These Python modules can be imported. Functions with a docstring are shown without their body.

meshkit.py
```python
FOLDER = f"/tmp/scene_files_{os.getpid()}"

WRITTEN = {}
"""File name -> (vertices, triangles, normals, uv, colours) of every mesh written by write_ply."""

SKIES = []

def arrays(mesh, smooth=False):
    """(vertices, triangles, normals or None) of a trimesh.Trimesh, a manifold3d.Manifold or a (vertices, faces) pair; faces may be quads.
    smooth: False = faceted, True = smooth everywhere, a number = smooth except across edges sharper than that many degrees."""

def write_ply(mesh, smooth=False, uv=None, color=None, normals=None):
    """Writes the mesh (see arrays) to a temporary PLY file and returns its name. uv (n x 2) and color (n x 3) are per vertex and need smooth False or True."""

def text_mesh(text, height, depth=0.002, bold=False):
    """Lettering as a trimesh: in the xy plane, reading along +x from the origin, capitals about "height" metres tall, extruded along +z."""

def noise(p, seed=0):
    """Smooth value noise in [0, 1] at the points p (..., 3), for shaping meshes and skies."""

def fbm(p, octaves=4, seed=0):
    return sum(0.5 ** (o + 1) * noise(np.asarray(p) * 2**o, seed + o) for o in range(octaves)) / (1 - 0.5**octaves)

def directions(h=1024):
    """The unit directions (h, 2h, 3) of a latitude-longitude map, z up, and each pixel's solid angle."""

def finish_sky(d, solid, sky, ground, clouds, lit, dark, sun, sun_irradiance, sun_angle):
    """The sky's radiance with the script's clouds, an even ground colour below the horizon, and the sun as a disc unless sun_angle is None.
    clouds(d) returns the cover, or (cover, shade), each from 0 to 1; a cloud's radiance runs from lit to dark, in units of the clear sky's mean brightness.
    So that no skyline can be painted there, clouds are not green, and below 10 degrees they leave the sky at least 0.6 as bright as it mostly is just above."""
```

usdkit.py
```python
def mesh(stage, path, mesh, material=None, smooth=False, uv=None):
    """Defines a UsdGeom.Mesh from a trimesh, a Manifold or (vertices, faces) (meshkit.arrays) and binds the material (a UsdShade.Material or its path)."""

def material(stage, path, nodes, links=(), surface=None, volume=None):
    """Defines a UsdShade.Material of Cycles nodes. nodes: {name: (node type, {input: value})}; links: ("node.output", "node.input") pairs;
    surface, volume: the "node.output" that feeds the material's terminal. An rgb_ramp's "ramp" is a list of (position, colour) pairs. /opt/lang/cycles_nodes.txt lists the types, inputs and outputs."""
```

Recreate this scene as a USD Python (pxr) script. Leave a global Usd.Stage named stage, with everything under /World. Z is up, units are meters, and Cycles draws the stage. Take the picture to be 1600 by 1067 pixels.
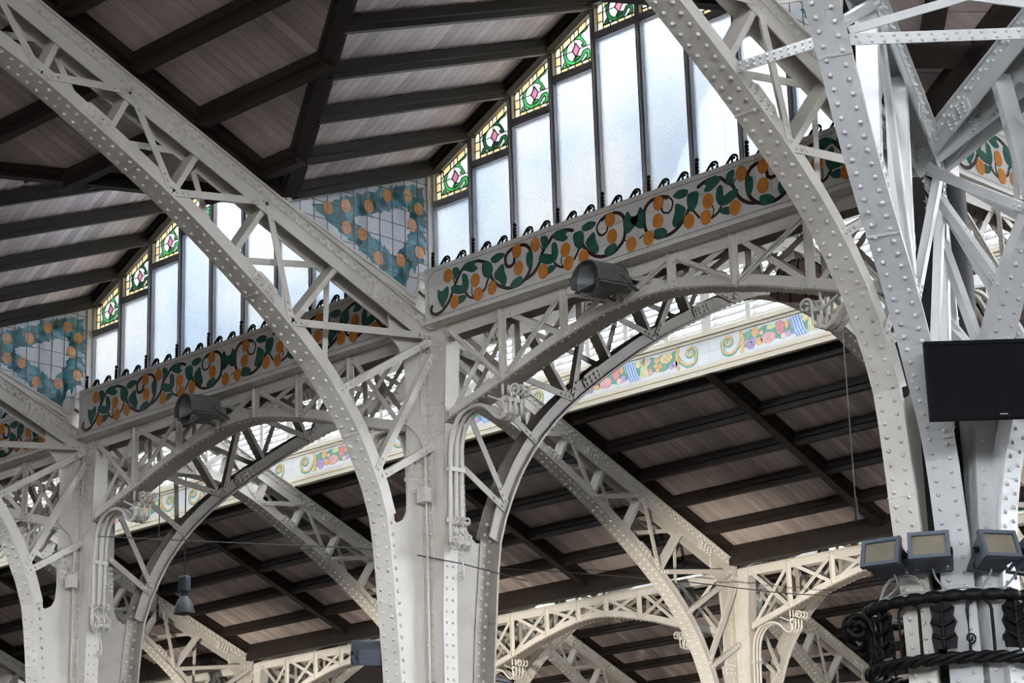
import math, random
import numpy as np
import trimesh, usdkit
from shapely.geometry import Polygon, LineString, Point, box as sbox
from shapely.ops import unary_union
from pxr import Usd, UsdGeom, UsdLux, UsdShade, Sdf, Gf

random.seed(7)
RNG = np.random.default_rng(7)
stage = Usd.Stage.CreateInMemory()
UsdGeom.SetStageUpAxis(stage, UsdGeom.Tokens.z)
UsdGeom.SetStageMetersPerUnit(stage, 1.0)
UsdGeom.Xform.Define(stage, '/World')
UsdGeom.Scope.Define(stage, '/World/Looks')

# ------------------------------------------------------------------ camera
FPX = 3474.679
CAM = np.array([18.327, -17.609, 1.6])
YAW, PITCH, ROLL = math.radians(43.80635), math.radians(16.68300), math.radians(-1.75719)
_F = np.array([-math.sin(YAW) * math.cos(PITCH), math.cos(YAW) * math.cos(PITCH), math.sin(PITCH)])
_r = np.array([math.cos(YAW), math.sin(YAW), 0.0])
_u = np.cross(_r, _F)
_R = math.cos(ROLL) * _r + math.sin(ROLL) * _u
_U = -math.sin(ROLL) * _r + math.cos(ROLL) * _u
cam = UsdGeom.Camera.Define(stage, '/World/camera')
m = Gf.Matrix4d(1.0)
for i, row in enumerate((_R, _U, -_F, CAM)):
    for j in range(3):
        m[i, j] = float(row[j])
cam.AddTransformOp().Set(m)
cam.CreateHorizontalApertureAttr(36.0)
cam.CreateVerticalApertureAttr(36.0 * 1067 / 1600)
cam.CreateFocalLengthAttr(36.0 * FPX / 1600)
cam.CreateClippingRangeAttr(Gf.Vec2f(0.1, 500))
cam.CreateExposureAttr(0.0)

# ------------------------------------------------------------------ sky
sky = UsdLux.DomeLight.Define(stage, '/World/sky')
sky.CreateIntensityAttr(1.0)
sky.CreateColorAttr(Gf.Vec3f(0.92, 0.965, 1.03))
SKY_GAIN = 7.0
sky.CreateExposureAttr(math.log2(SKY_GAIN))

# ------------------------------------------------------------------ helpers
COUNT = {}


def numbered(parent, name):
    k = COUNT.get((parent, name), 0)
    COUNT[(parent, name)] = k + 1
    return name if k == 0 else '%s_%03d' % (name, k)


def cd(prim, **kw):
    for k, v in kw.items():
        if v:
            prim.SetCustomDataByKey(k, v)


GROUPS = {'roof_truss': 'arched lattice roof trusses', 'arcade_column': 'riveted arcade columns', 'arcade_girder': 'lattice arcade girders', 'orange_frieze': 'friezes painted with oranges',
          'tiled_cheek': 'triangular tiled cheeks', 'lantern_wall': 'lantern walls with fruit garlands', 'floodlight': 'grey floodlights', 'horn_speaker': 'horn loudspeakers on the girders',
          'dome_rib': 'ribs of the clustered pier', 'hanging_cord': 'thin hanging cords', 'overhead_cable': 'thin overhead cables', 'conduit': 'conduits on the columns', 'tie_plate': 'tie plates between the ribs', 'brace_bar': 'brace bars above the long tie plate'}


def thing(name, label, cat, loc=(0, 0, 0), rotz=0.0, group=None, kind=None):
    group = group or GROUPS.get(name)
    path = '/World/' + numbered('/World', name)
    x = UsdGeom.Xform.Define(stage, path)
    x.AddTranslateOp().Set(Gf.Vec3d(*map(float, loc)))
    x.AddRotateZOp().Set(float(rotz))
    cd(x.GetPrim(), label=label, category=cat, group=group, kind=kind)
    return path


def dup(src, label, loc=(0, 0, 0), rotz=0.0):
    p = stage.GetPrimAtPath(src)
    base = src.split('/')[-1]
    path = '/World/' + numbered('/World', base)
    x = UsdGeom.Xform.Define(stage, path)
    q = x.GetPrim()
    q.GetReferences().AddInternalReference(src)
    q.SetInstanceable(True)
    ops = UsdGeom.Xformable(q).GetOrderedXformOps()
    q.GetAttribute('xformOp:translate').Set(Gf.Vec3d(*map(float, loc)))
    q.GetAttribute('xformOp:rotateZ').Set(float(rotz))
    d = p.GetCustomData()
    cd(q, label=label, category=d.get('category'), group=d.get('group'), kind=d.get('kind'))
    return path


class MB:
    def __init__(self):
        self.v, self.f, self.n = [], [], 0

    def add(self, v, f):
        v = np.asarray(v, float)
        f = np.asarray(f, int)
        if f.shape[1] == 4:
            f = np.vstack([f[:, [0, 1, 2]], f[:, [0, 2, 3]]])
        self.v.append(v)
        self.f.append(f + self.n)
        self.n += len(v)
        return self

    def arrays(self):
        return np.vstack(self.v), np.vstack(self.f)

    def hexa(self, c8):
        return self.add(c8, [[0, 3, 2, 1], [4, 5, 6, 7], [0, 1, 5, 4], [1, 2, 6, 5], [2, 3, 7, 6], [3, 0, 4, 7]])

    def box(self, x0, x1, y0, y1, z0, z1):
        return self.hexa([(x0, y0, z0), (x1, y0, z0), (x1, y1, z0), (x0, y1, z0), (x0, y0, z1), (x1, y0, z1), (x1, y1, z1), (x0, y1, z1)])

    def bar(self, p0, p1, w, t, up=(0, 0, 1)):
        """Box from p0 to p1: w wide across (perpendicular to up), t thick along up."""
        p0, p1 = np.asarray(p0, float), np.asarray(p1, float)
        d = p1 - p0
        d /= np.linalg.norm(d)
        up = np.asarray(up, float)
        s = np.cross(d, up)
        s /= np.linalg.norm(s)
        n = np.cross(s, d)
        s, n = s * w / 2, n * t / 2
        return self.hexa([p0 - s - n, p0 + s - n, p1 + s - n, p1 - s - n, p0 - s + n, p0 + s + n, p1 + s + n, p1 - s + n])

    def poly(self, pg, o, ux, uy, d0, d1):
        """Extrude a shapely polygon: origin o, plane axes ux, uy, along their normal from d0 to d1."""
        o, ux, uy = (np.asarray(a, float) for a in (o, ux, uy))
        n = np.cross(ux, uy)
        for g in (pg.geoms if hasattr(pg, 'geoms') else [pg]):
            if g.is_empty or g.geom_type != 'Polygon' or g.area < 1e-7:
                continue
            t = trimesh.creation.extrude_polygon(g, d1 - d0, engine='earcut')
            q = np.asarray(t.vertices)
            self.add(o + q[:, :1] * ux + q[:, 1:2] * uy + (q[:, 2:] + d0) * n, t.faces)
        return self

    def tube(self, pts, r, n=6, closed=False, ry=None, up=(0, 0, 1)):
        p = np.asarray(pts, float)
        if closed:
            tg = np.roll(p, -1, 0) - np.roll(p, 1, 0)
        else:
            tg = np.gradient(p, axis=0)
        tg /= np.linalg.norm(tg, axis=1)[:, None] + 1e-12
        up = np.asarray(up, float)
        s = np.cross(tg, up)
        bad = np.linalg.norm(s, axis=1) < 1e-3
        s[bad] = np.cross(tg[bad], [1, 0.3, 0])
        s /= np.linalg.norm(s, axis=1)[:, None]
        b = np.cross(s, tg)
        rr = np.broadcast_to(np.asarray(r, float), (len(p),))[:, None]
        ry = rr if ry is None else np.broadcast_to(np.asarray(ry, float), (len(p),))[:, None]
        a = np.arange(n) * 2 * np.pi / n + np.pi / n
        rings = np.stack([p + rr * math.cos(t) * s + ry * math.sin(t) * b for t in a], 1).reshape(-1, 3)
        f = []
        L = len(p)
        for i in range(L if closed else L - 1):
            j = (i + 1) % L
            for k in range(n):
                l = (k + 1) % n
                f.append([i * n + k, i * n + l, j * n + l, j * n + k])
        self.add(rings, f)
        if not closed:
            for base, sign in ((0, 1), ((L - 1) * n, -1)):
                tri = [[base, base + k + 1, base + k][::sign] for k in range(1, n - 1)]
                self.f.append(np.asarray(tri) + self.n - len(rings))
        return self

    def lathe(self, prof, o, axis, n=16):
        """prof: (radius, height along axis)."""
        axis = np.asarray(axis, float)
        axis /= np.linalg.norm(axis)
        a = np.cross(axis, [0, 0, 1] if abs(axis[2]) < .9 else [1, 0, 0])
        a /= np.linalg.norm(a)
        b = np.cross(axis, a)
        o = np.asarray(o, float)
        V, f = [], []
        for r, h in prof:
            for k in range(n):
                t = 2 * np.pi * k / n
                V.append(o + axis * h + r * (math.cos(t) * a + math.sin(t) * b))
        for i in range(len(prof) - 1):
            for k in range(n):
                l = (k + 1) % n
                f.append([i * n + k, i * n + l, (i + 1) * n + l, (i + 1) * n + k])
        return self.add(V, f)

    def sweep(self, path, x0, x1, o0, o1, ax=(1, 0, 0), side=None):
        """Rectangle swept along path (3-D points lying in a plane whose normal is ax): from x0 to x1 along ax, offsets o0..o1 along the in-plane normal."""
        p = np.asarray(path, float)
        ax = np.asarray(ax, float)
        tg = np.gradient(p, axis=0)
        tg /= np.linalg.norm(tg, axis=1)[:, None]
        nr = np.cross(ax, tg) if side is None else np.broadcast_to(np.asarray(side, float), p.shape)
        rows = np.stack([p + x0 * ax + o0 * nr, p + x1 * ax + o0 * nr, p + x1 * ax + o1 * nr, p + x0 * ax + o1 * nr], 1).reshape(-1, 3)
        f = []
        L = len(p)
        for i in range(L - 1):
            for k in range(4):
                l = (k + 1) % 4
                f.append([i * 4 + k, i * 4 + l, (i + 1) * 4 + l, (i + 1) * 4 + k])
        f += [[3, 2, 1, 0], [L * 4 - 4, L * 4 - 3, L * 4 - 2, L * 4 - 1]]
        return self.add(rows, f)

    def domes(self, pts, nrm, r, n=8):
        pts = np.atleast_2d(np.asarray(pts, float))
        nrm = np.broadcast_to(np.asarray(nrm, float), pts.shape)
        a = np.arange(n) * 2 * np.pi / n
        for p, w in zip(pts, nrm):
            w = w / np.linalg.norm(w)
            s = np.cross(w, [0, 0, 1] if abs(w[2]) < .9 else [1, 0, 0])
            s /= np.linalg.norm(s)
            b = np.cross(w, s)
            c = np.cos(a)[:, None] * s + np.sin(a)[:, None] * b
            V = np.vstack([p + r * c, p + .74 * r * c + .66 * r * w, [p + .95 * r * w]])
            f = [[k, (k + 1) % n, n + k] for k in range(n)] + [[(k + 1) % n, n + (k + 1) % n, n + k] for k in range(n)] + [[n + k, n + (k + 1) % n, 2 * n] for k in range(n)]
            self.add(V, f)
        return self

    def blob(self, c, r, sub=2, scale=(1, 1, 1)):
        s = trimesh.creation.icosphere(subdivisions=sub, radius=1.0)
        return self.add(np.asarray(s.vertices) * np.asarray(scale) * r + np.asarray(c), s.faces)

    def mapped(self, fn, flip=False):
        o = MB()
        v, f = self.arrays()
        o.add(fn(v.copy()), f[:, ::-1] if flip else f)
        return o


def part(parent, name, mb, mat, smooth=False, label=None, kind=None):
    if not mb.v:
        return None
    path = parent + '/' + numbered(parent, name)
    ms = usdkit.mesh(stage, path, mb.arrays(), M[mat] if isinstance(mat, str) else mat, smooth=smooth)
    ms.CreateDoubleSidedAttr(True)
    cd(ms.GetPrim(), label=label, kind=kind)
    return path


def group_part(parent, name, label=None):
    path = parent + '/' + numbered(parent, name)
    x = UsdGeom.Xform.Define(stage, path)
    cd(x.GetPrim(), label=label)
    return path


def solo(name, mb, mat, label, cat, smooth=False, group=None, kind=None):
    group = group or GROUPS.get(name)
    path = '/World/' + numbered('/World', name)
    ms = usdkit.mesh(stage, path, mb.arrays(), M[mat], smooth=smooth)
    ms.CreateDoubleSidedAttr(True)
    cd(ms.GetPrim(), label=label, category=cat, group=group, kind=kind)
    return path


# ------------------------------------------------------------------ materials
M = {}
LK = '/World/Looks/'


def plain(name, col, rough=.5, metal=0., var=.12, scale=4., spec=.5, bump=0., rnd=0.):
    """One colour, uneven by noise; rnd adds a difference between one mesh and the next."""
    c = np.asarray(col, float)
    nodes = {'g': ('geometry', {}), 'n': ('noise_texture', {'scale': scale, 'detail': 5., 'roughness': .6}),
             'r': ('rgb_ramp', {'ramp': [(.25, tuple(c * (1 - var))), (.5, tuple(c)), (.8, tuple(np.minimum(c * (1 + var), 1)))]}),
             'p': ('principled_bsdf', {'roughness': rough, 'metallic': metal, 'specular_ior_level': spec})}
    links = [('g.position', 'n.vector'), ('n.fac', 'r.fac')]
    src = 'r.color'
    if rnd:
        nodes['o'] = ('object_info', {})
        nodes['mr'] = ('map_range', {'from_min': 0., 'from_max': 1., 'to_min': 1 - rnd, 'to_max': 1 + rnd})
        nodes['h'] = ('hsv', {'hue': .5, 'saturation': 1., 'fac': 1.})
        links += [('o.random', 'mr.value'), ('mr.result', 'h.value'), ('r.color', 'h.color')]
        src = 'h.color'
    links.append((src, 'p.base_color'))
    if bump:
        nodes['n2'] = ('noise_texture', {'scale': 60., 'detail': 4.})
        nodes['b'] = ('bump', {'strength': bump, 'distance': .004})
        links += [('g.position', 'n2.vector'), ('n2.fac', 'b.height'), ('b.normal', 'p.normal')]
    M[name] = usdkit.material(stage, LK + name, nodes, links, surface='p.BSDF')


def paint(name, col, grime, amount):
    """Old oil paint on iron: cream-grey with grimy blotches."""
    c, g = np.asarray(col, float), np.asarray(grime, float)
    nodes = {'g': ('geometry', {}), 'n': ('noise_texture', {'scale': 1.3, 'detail': 8., 'roughness': .68}),
             'r': ('rgb_ramp', {'ramp': [(.30, tuple(c * 1.05)), (.52, tuple(c)), (.52 + amount, tuple(c * .86 + g * .14)), (.86, tuple(c * .6 + g * .4))]}),
             'n2': ('noise_texture', {'scale': 45., 'detail': 4.}), 'b': ('bump', {'strength': .25, 'distance': .003}),
             'p': ('principled_bsdf', {'roughness': .42, 'specular_ior_level': .5})}
    M[name] = usdkit.material(stage, LK + name, nodes, [('g.position', 'n.vector'), ('n.fac', 'r.fac'), ('r.color', 'p.base_color'), ('g.position', 'n2.vector'), ('n2.fac', 'b.height'), ('b.normal', 'p.normal')], surface='p.BSDF')


paint('iron_paint', (.62, .585, .525), (.12, .09, .06), .16)
paint('grimy_paint', (.33, .295, .25), (.05, .035, .025), .06)  # real grime, with the shade on these members darkened into the colour
paint('pier_toned_paint', (.50, .505, .50), (.14, .12, .10), .2)  # iron paint with the cooler, dimmer light at the pier put into its colour
plain('beam_wood', (.022, .016, .013), .5, var=.35, scale=6, spec=.25)
plain('black_iron', (.007, .007, .007), .5, var=.3, scale=12, spec=.15)
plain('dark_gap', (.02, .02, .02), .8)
plain('moulding_cream', (.74, .66, .51), .4, var=.05)
plain('tile_ground', (.60, .585, .55), .16, var=.05, rnd=.05)
plain('cheek_ground', (.62, .63, .66), .07, var=.05, rnd=.05, spec=.9)
plain('fruit_ground', (.72, .74, .72), .15, var=.03, rnd=.03)
plain('plaster', (.55, .53, .49), .6, var=.1)
plain('wall_brick', (.07, .055, .048), .8, var=.2, scale=.6)
plain('orange_glaze', (.55, .20, .035), .16, var=.25, scale=9)
plain('leaf_glaze', (.025, .10, .075), .16, var=.35, scale=8)
plain('vine_glaze', (.035, .018, .014), .2, var=.3)
plain('line_ink', (.16, .15, .14), .3)
plain('cheek_leaf', (.035, .16, .19), .08, var=.5, scale=5, spec=.9)
plain('cheek_leaf_pale', (.12, .30, .36), .08, var=.4, scale=5, spec=.9)
plain('cheek_leaf_dark', (.012, .085, .085), .08, var=.4, scale=5, spec=.9)
plain('cheek_orange', (.60, .30, .12), .08, var=.25, scale=9, spec=.9)
for nm, c in dict(g_green=(.13, .36, .25), g_gold=(.76, .48, .17), g_purple=(.50, .36, .62), g_orange=(.82, .46, .18), g_pink=(.80, .40, .36), g_red=(.74, .27, .26),
                  g_blue=(.14, .28, .66), g_skyblue=(.56, .68, .86), g_lime=(.68, .72, .38), g_yellow=(.84, .74, .38), g_rose=(.86, .56, .54)).items():
    plain(nm, c, .2, var=.3, scale=14)
plain('window_paint', (.30, .29, .30), .4, var=.2)
plain('lead', (.012, .012, .012), .5)
plain('flood_grey', (.085, .10, .125), .5, var=.15)
plain('speaker_grey', (.10, .10, .095), .5, var=.2)
plain('speaker_cone', (.14, .15, .15), .4)
plain('tv_black', (.004, .004, .005), .6, spec=.05)
plain('tv_screen', (.0025, .003, .0045), .45, var=.02, spec=.03)
plain('tv_mark', (.25, .25, .25), .4)
plain('cable_grey', (.30, .30, .29), .5)
plain('cable_dark', (.05, .05, .05), .5)
plain('floor_stone', (.06, .053, .046), .5, var=.2, scale=.7)
plain('louver_post', (.66, .64, .58), .5, var=.1)
plain('slat_grey', (.38, .38, .37), .5)
plain('lens_tan', (.20, .175, .13), .25, var=.2)
plain('hood_rust', (.30, .20, .17), .6, var=.3)
plain('roof_cover', (.05, .04, .035), .9)
plain('roof_tile', (.40, .36, .32), .8, var=.15)  # pale so that the added roof layer bounces daylight

# ceiling boards: stained pine, grain along each board's object x axis
M['board_wood'] = usdkit.material(stage, LK + 'board_wood', {
    't': ('texture_coordinate', {}), 'mp': ('mapping', {'scale': (3., .35, 1.)}), 'n': ('noise_texture', {'scale': 2.2, 'detail': 6., 'roughness': .65}),
    'r': ('rgb_ramp', {'ramp': [(.2, (.34, .272, .25)), (.5, (.47, .385, .355)), (.8, (.60, .50, .46))]}),
    'o': ('object_info', {}), 'mr': ('map_range', {'from_min': 0., 'from_max': 1., 'to_min': .78, 'to_max': 1.25}), 'h': ('hsv', {'hue': .5, 'saturation': 1., 'fac': 1.}),
    'p': ('principled_bsdf', {'roughness': .55})},
    [('t.object', 'mp.vector'), ('mp.vector', 'n.vector'), ('n.fac', 'r.fac'), ('o.random', 'mr.value'), ('mr.result', 'h.value'), ('r.color', 'h.color'), ('h.color', 'p.base_color')], surface='p.BSDF')


def glass(name, col, clear, rough=.3):
    """Obscured glass: passes light both straight and scattered, with a weak gloss."""
    M[name] = usdkit.material(stage, LK + name, {
        'tl': ('translucent_bsdf', {'color': col}), 'tp': ('transparent_bsdf', {'color': col}), 'm1': ('mix_closure', {'fac': clear}),
        'gl': ('glossy_bsdf', {'color': (.9, .9, .9), 'roughness': rough}), 'fr': ('fresnel', {'IOR': 1.45}), 'm2': ('mix_closure', {})},
        [('tl.BSDF', 'm1.closure1'), ('tp.BSDF', 'm1.closure2'), ('fr.fac', 'm2.fac'), ('m1.closure', 'm2.closure1'), ('gl.BSDF', 'm2.closure2')], surface='m2.closure')


# wired glass: fine ribs and wire mesh dim it a little
M['wired_glass'] = usdkit.material(stage, LK + 'wired_glass', {
    'g': ('geometry', {}), 'wx': ('wave_texture', {'wave_type': 'bands', 'bands_direction': 'x', 'scale': 11., 'distortion': .25}), 'wz': ('wave_texture', {'wave_type': 'bands', 'bands_direction': 'z', 'scale': 11., 'distortion': .25}),
    'mm': ('math', {'math_type': 'multiply'}), 'r': ('rgb_ramp', {'ramp': [(0., (.70, .74, .78)), (.10, (.88, .91, .935)), (1., (.93, .95, .965))]}),
    'n': ('noise_texture', {'scale': .55, 'detail': 3.}), 'r2': ('rgb_ramp', {'ramp': [(.35, (.80, .87, .96)), (.6, (1., 1., 1.))]}), 'mx': ('mix', {'mix_type': 'multiply', 'fac': 1.}),
    'tl': ('translucent_bsdf', {}), 'tp': ('transparent_bsdf', {}), 'm1': ('mix_closure', {'fac': .62}),
    'gl': ('glossy_bsdf', {'color': (.9, .9, .9), 'roughness': .25}), 'fr': ('fresnel', {'IOR': 1.45}), 'm2': ('mix_closure', {})},
    [('g.position', 'wx.vector'), ('g.position', 'wz.vector'), ('wx.fac', 'mm.value1'), ('wz.fac', 'mm.value2'), ('mm.value', 'r.fac'), ('g.position', 'n.vector'), ('n.fac', 'r2.fac'),
     ('r.color', 'mx.color1'), ('r2.color', 'mx.color2'), ('mx.color', 'tl.color'), ('mx.color', 'tp.color'),
     ('tl.BSDF', 'm1.closure1'), ('tp.BSDF', 'm1.closure2'), ('fr.fac', 'm2.fac'), ('m1.closure', 'm2.closure1'), ('gl.BSDF', 'm2.closure2')], surface='m2.closure')
glass('louver_glass', (.92, .935, .95), .86)
glass('glass_yellow', (.97, .84, .58), .68)
glass('glass_pale', (.95, .91, .76), .68)
glass('glass_white', (.84, .87, .88), .68)
glass('glass_green', (.25, .62, .31), .68)
glass('glass_green_dim', (.13, .32, .19), .68)  # same green glass, weaker light behind it put into the colour
glass('glass_pink', (.70, .42, .52), .68)
glass('lamp_glass', (.30, .27, .22), .3)
glass('skylight_glass', (.62, .63, .64), .9)
glass('roof_glass', (.33, .335, .34), .6)

# ------------------------------------------------------------------ the place's measures
BAY, SPAN, YC = 7.0, 14.4, .11
ZT = lambda r: 9.40 + .425 * r           # upper edge of a roof truss at r from its column
ZR = lambda r: 9.64 + .425 * r           # underside of the ceiling boards
PB = np.array([(.64, 0), (.66, 4.2), (.68, 5.0), (.75, 5.9), (.88, 7.04), (1.04, 7.45), (1.28, 7.91), (1.61, 8.34), (1.9, 8.64), (2.32, 9.0), (3.17, 9.61), (3.99, 10.13), (4.86, 10.6), (5.72, 11.03), (6.12, 11.2), (6.51, 11.31), (6.89, 11.37), (7.2, 11.39)])


def smooth_path(p, n):
    p = np.asarray(p, float)
    s = np.r_[0, np.cumsum(np.linalg.norm(np.diff(p, axis=0), axis=1))]
    t = np.linspace(0, s[-1], n)
    from scipy.interpolate import PchipInterpolator
    return np.stack([PchipInterpolator(s, p[:, k])(t) for k in range(p.shape[1])], 1)


def along(path, step, start=0.06, end=0.06):
    """Evenly spaced points and tangents along a path."""
    s = np.r_[0, np.cumsum(np.linalg.norm(np.diff(path, axis=0), axis=1))]
    t = np.arange(start, s[-1] - end, step)
    p = np.stack([np.interp(t, s, path[:, k]) for k in range(path.shape[1])], 1)
    q = np.stack([np.interp(np.minimum(t + .02, s[-1]), s, path[:, k]) for k in range(path.shape[1])], 1)
    d = q - p
    return p, d / np.linalg.norm(d, axis=1)[:, None]


def yz(a, x=0.):
    a = np.asarray(a, float)
    return np.c_[np.full(len(a), x), a]


# ------------------------------------------------------------------ roof truss: an arch of riveted iron, local y from column (0) to column (SPAN)
def lattice_half(add, pb, ztop, nodes_u, nodes_l, rmax, fans, gusset=True, rivet_r=.0245, rn=8, chord_h=.28, mat='iron_paint', phase=0, top0=0.0):
    """One half of an arched truss in the plane x = 0 with r along +y. add(name, mb, mat, **kw) stores a part."""
    path = smooth_path(pb[pb[:, 0] <= rmax + 1e-6] if rmax < 7.2 else pb, 46)
    P3 = yz(path)
    # lower chord: flange plate and two side plates
    mb = MB()
    mb.sweep(P3, -.15, .15, -.03, 0)
    up = path[path[:, 1] > 6.95]
    for x0 in (.100, -.115):
        mb.sweep(yz(up), x0, x0 + .015, 0, .15)
    # welts where the flange plates are spliced
    for s in (.42, .56, .70, .84):
        i = int(s * (len(path) - 2))
        d = P3[i + 1] - P3[i]
        d /= np.linalg.norm(d)
        mb.sweep(np.array([P3[i], P3[i] + d * .02]), -.152, .152, -.038, 0)
    add('bottom_chord', mb, mat)
    rv = MB()
    for x, st in ((-.075, .0), (.075, .065)):
        p, d = along(P3[path[:, 1] > 3.6], .13, .05 + st)
        nrm = np.cross([1, 0, 0], d)
        rv.domes(p + [x, 0, 0] - nrm * .03, -nrm, rivet_r, rn)
    # upper chord
    zt = ztop
    A, B = np.array([0, .05, zt(.05)]), np.array([0, rmax, zt(rmax)])
    dd = (B - A) / np.linalg.norm(B - A)
    nn = np.cross([1, 0, 0], dd)
    mb = MB()
    mb.sweep([A, B], -.17, .17, -.02, .0)
    for x0 in (.105, -.12):
        mb.sweep([A, B], x0, x0 + .015, -chord_h, -.02)
    mb.sweep([A, B], .12, .132, -.125, -.02)
    mb.sweep([A, B], -.132, -.12, -.125, -.02)
    add('top_chord', mb, mat)
    L = np.linalg.norm(B - A)
    for row, st in ((-.045, 0), (-.098, .065)):
        t = np.arange(.08 + st, L - .05, .13)
        rv.domes(A + t[:, None] * dd + nn * row + [.132, 0, 0], (1, 0, 0), rivet_r, rn)
    # bracing
    U = [np.array([r, zt(r) - .16]) for r in nodes_u]
    Ln = [np.array(l) for l in nodes_l]

    def flat(a, b, x, w=.075):
        q = MB()
        q.bar((x, *a), (x, *b), w, .012, up=(1, 0, 0))
        add('diagonal', q, mat)
        for e, g in ((a, b), (b, a)):
            e, g = np.asarray(e), np.asarray(g)
            u = (g - e) / np.linalg.norm(g - e)
            if x > 0:
                rv.domes([(x + .006, *(e + u * k)) for k in (.05, .12, .19)], (1, 0, 0), rivet_r * .9, rn)

    def tee(a, b, x, w=.085, leg=.075):
        q = MB()
        a3, b3 = np.array((x, *a)), np.array((x, *b))
        q.bar(a3, b3, w, .012, up=(1, 0, 0))
        d = (b3 - a3) / np.linalg.norm(b3 - a3)
        nr = np.cross([1, 0, 0], d)
        if nr[2] < 0:
            nr = -nr
        q.bar(a3 + nr * (w / 2 - .006) - [leg / 2, 0, 0], b3 + nr * (w / 2 - .006) - [leg / 2, 0, 0], leg, .012, up=nr)
        add('diagonal', q, mat)
        for e, u in ((a3, d), (b3, -d)):
            rv.domes([e + u * k + [.006, 0, 0] for k in (.06, .14, .22)], (1, 0, 0), rivet_r * .9, rn)

    for i in range(len(U)):
        q = MB()
        a, b = (0, *Ln[i]), (0, *U[i])
        q.bar(a, b, .012, .20, up=(1, 0, 0))
        d = np.array(b) - np.array(a)
        nr = np.cross([1, 0, 0], d / np.linalg.norm(d))
        q.bar(np.array(a) + [.098, 0, 0] + nr * .03, np.array(b) + [.098, 0, 0] + nr * .03, .06, .012, up=(1, 0, 0))
        add('post', q, mat)
    for i in range(len(U) - 1):
        if (i + phase) % 2 == 0:
            tee(Ln[i], U[i + 1], .125)
            flat(U[i], Ln[i + 1], -.105)
        else:
            tee(U[i], Ln[i + 1], .125)
            flat(Ln[i], U[i + 1], -.105)
    for a, b, front in fans:
        (tee if front else flat)(np.array(a), np.array(b), .125 if front else -.105)
    # splice plates
    for r, frac in ((3.95, 0), (.95, 0)):
        if r < rmax - .5:
            p = np.array([r, zt(r) - .2])
            u = dd[1:]
            w = nn[1:]
            sh = np.array([(-.2, -.06), (-.13, -.10), (.13, -.10), (.2, -.06), (.2, .06), (-.2, .06)])
            q = MB()
            q.poly(Polygon(sh), (0, *p), (0, *u), (0, *w), .118, .134)
            add('splice_plate', q, mat)
            rv.domes([(.134, *(p + a * u + b * w)) for a in (-.13, -.045, .045, .13) for b in (-.055, 0, .045)], (1, 0, 0), rivet_r, rn)
    for rs in (2.75, 5.15):
        if rs > rmax - .6:
            continue
        i = min(int(np.argmin(abs(path[:, 0] - rs) + (path[:, 1] < 6.8) * 9)), len(path) - 2)
        c = path[i]
        t = path[i + 1] - path[i - 1]
        t /= np.linalg.norm(t)
        w = np.array([-t[1], t[0]])
        q = MB()
        q.poly(Polygon([(-.2, .02), (.2, .02), (.2, .12), (.14, .17), (-.14, .17), (-.2, .12)]), (0, *c), (0, *t), (0, *w), .116, .132)
        add('splice_plate', q, mat)
        rv.domes([(.132, *(c + a * t + b * w)) for a in (-.14, -.05, .05, .14) for b in (.05, .11)], (1, 0, 0), rivet_r, rn)
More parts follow.
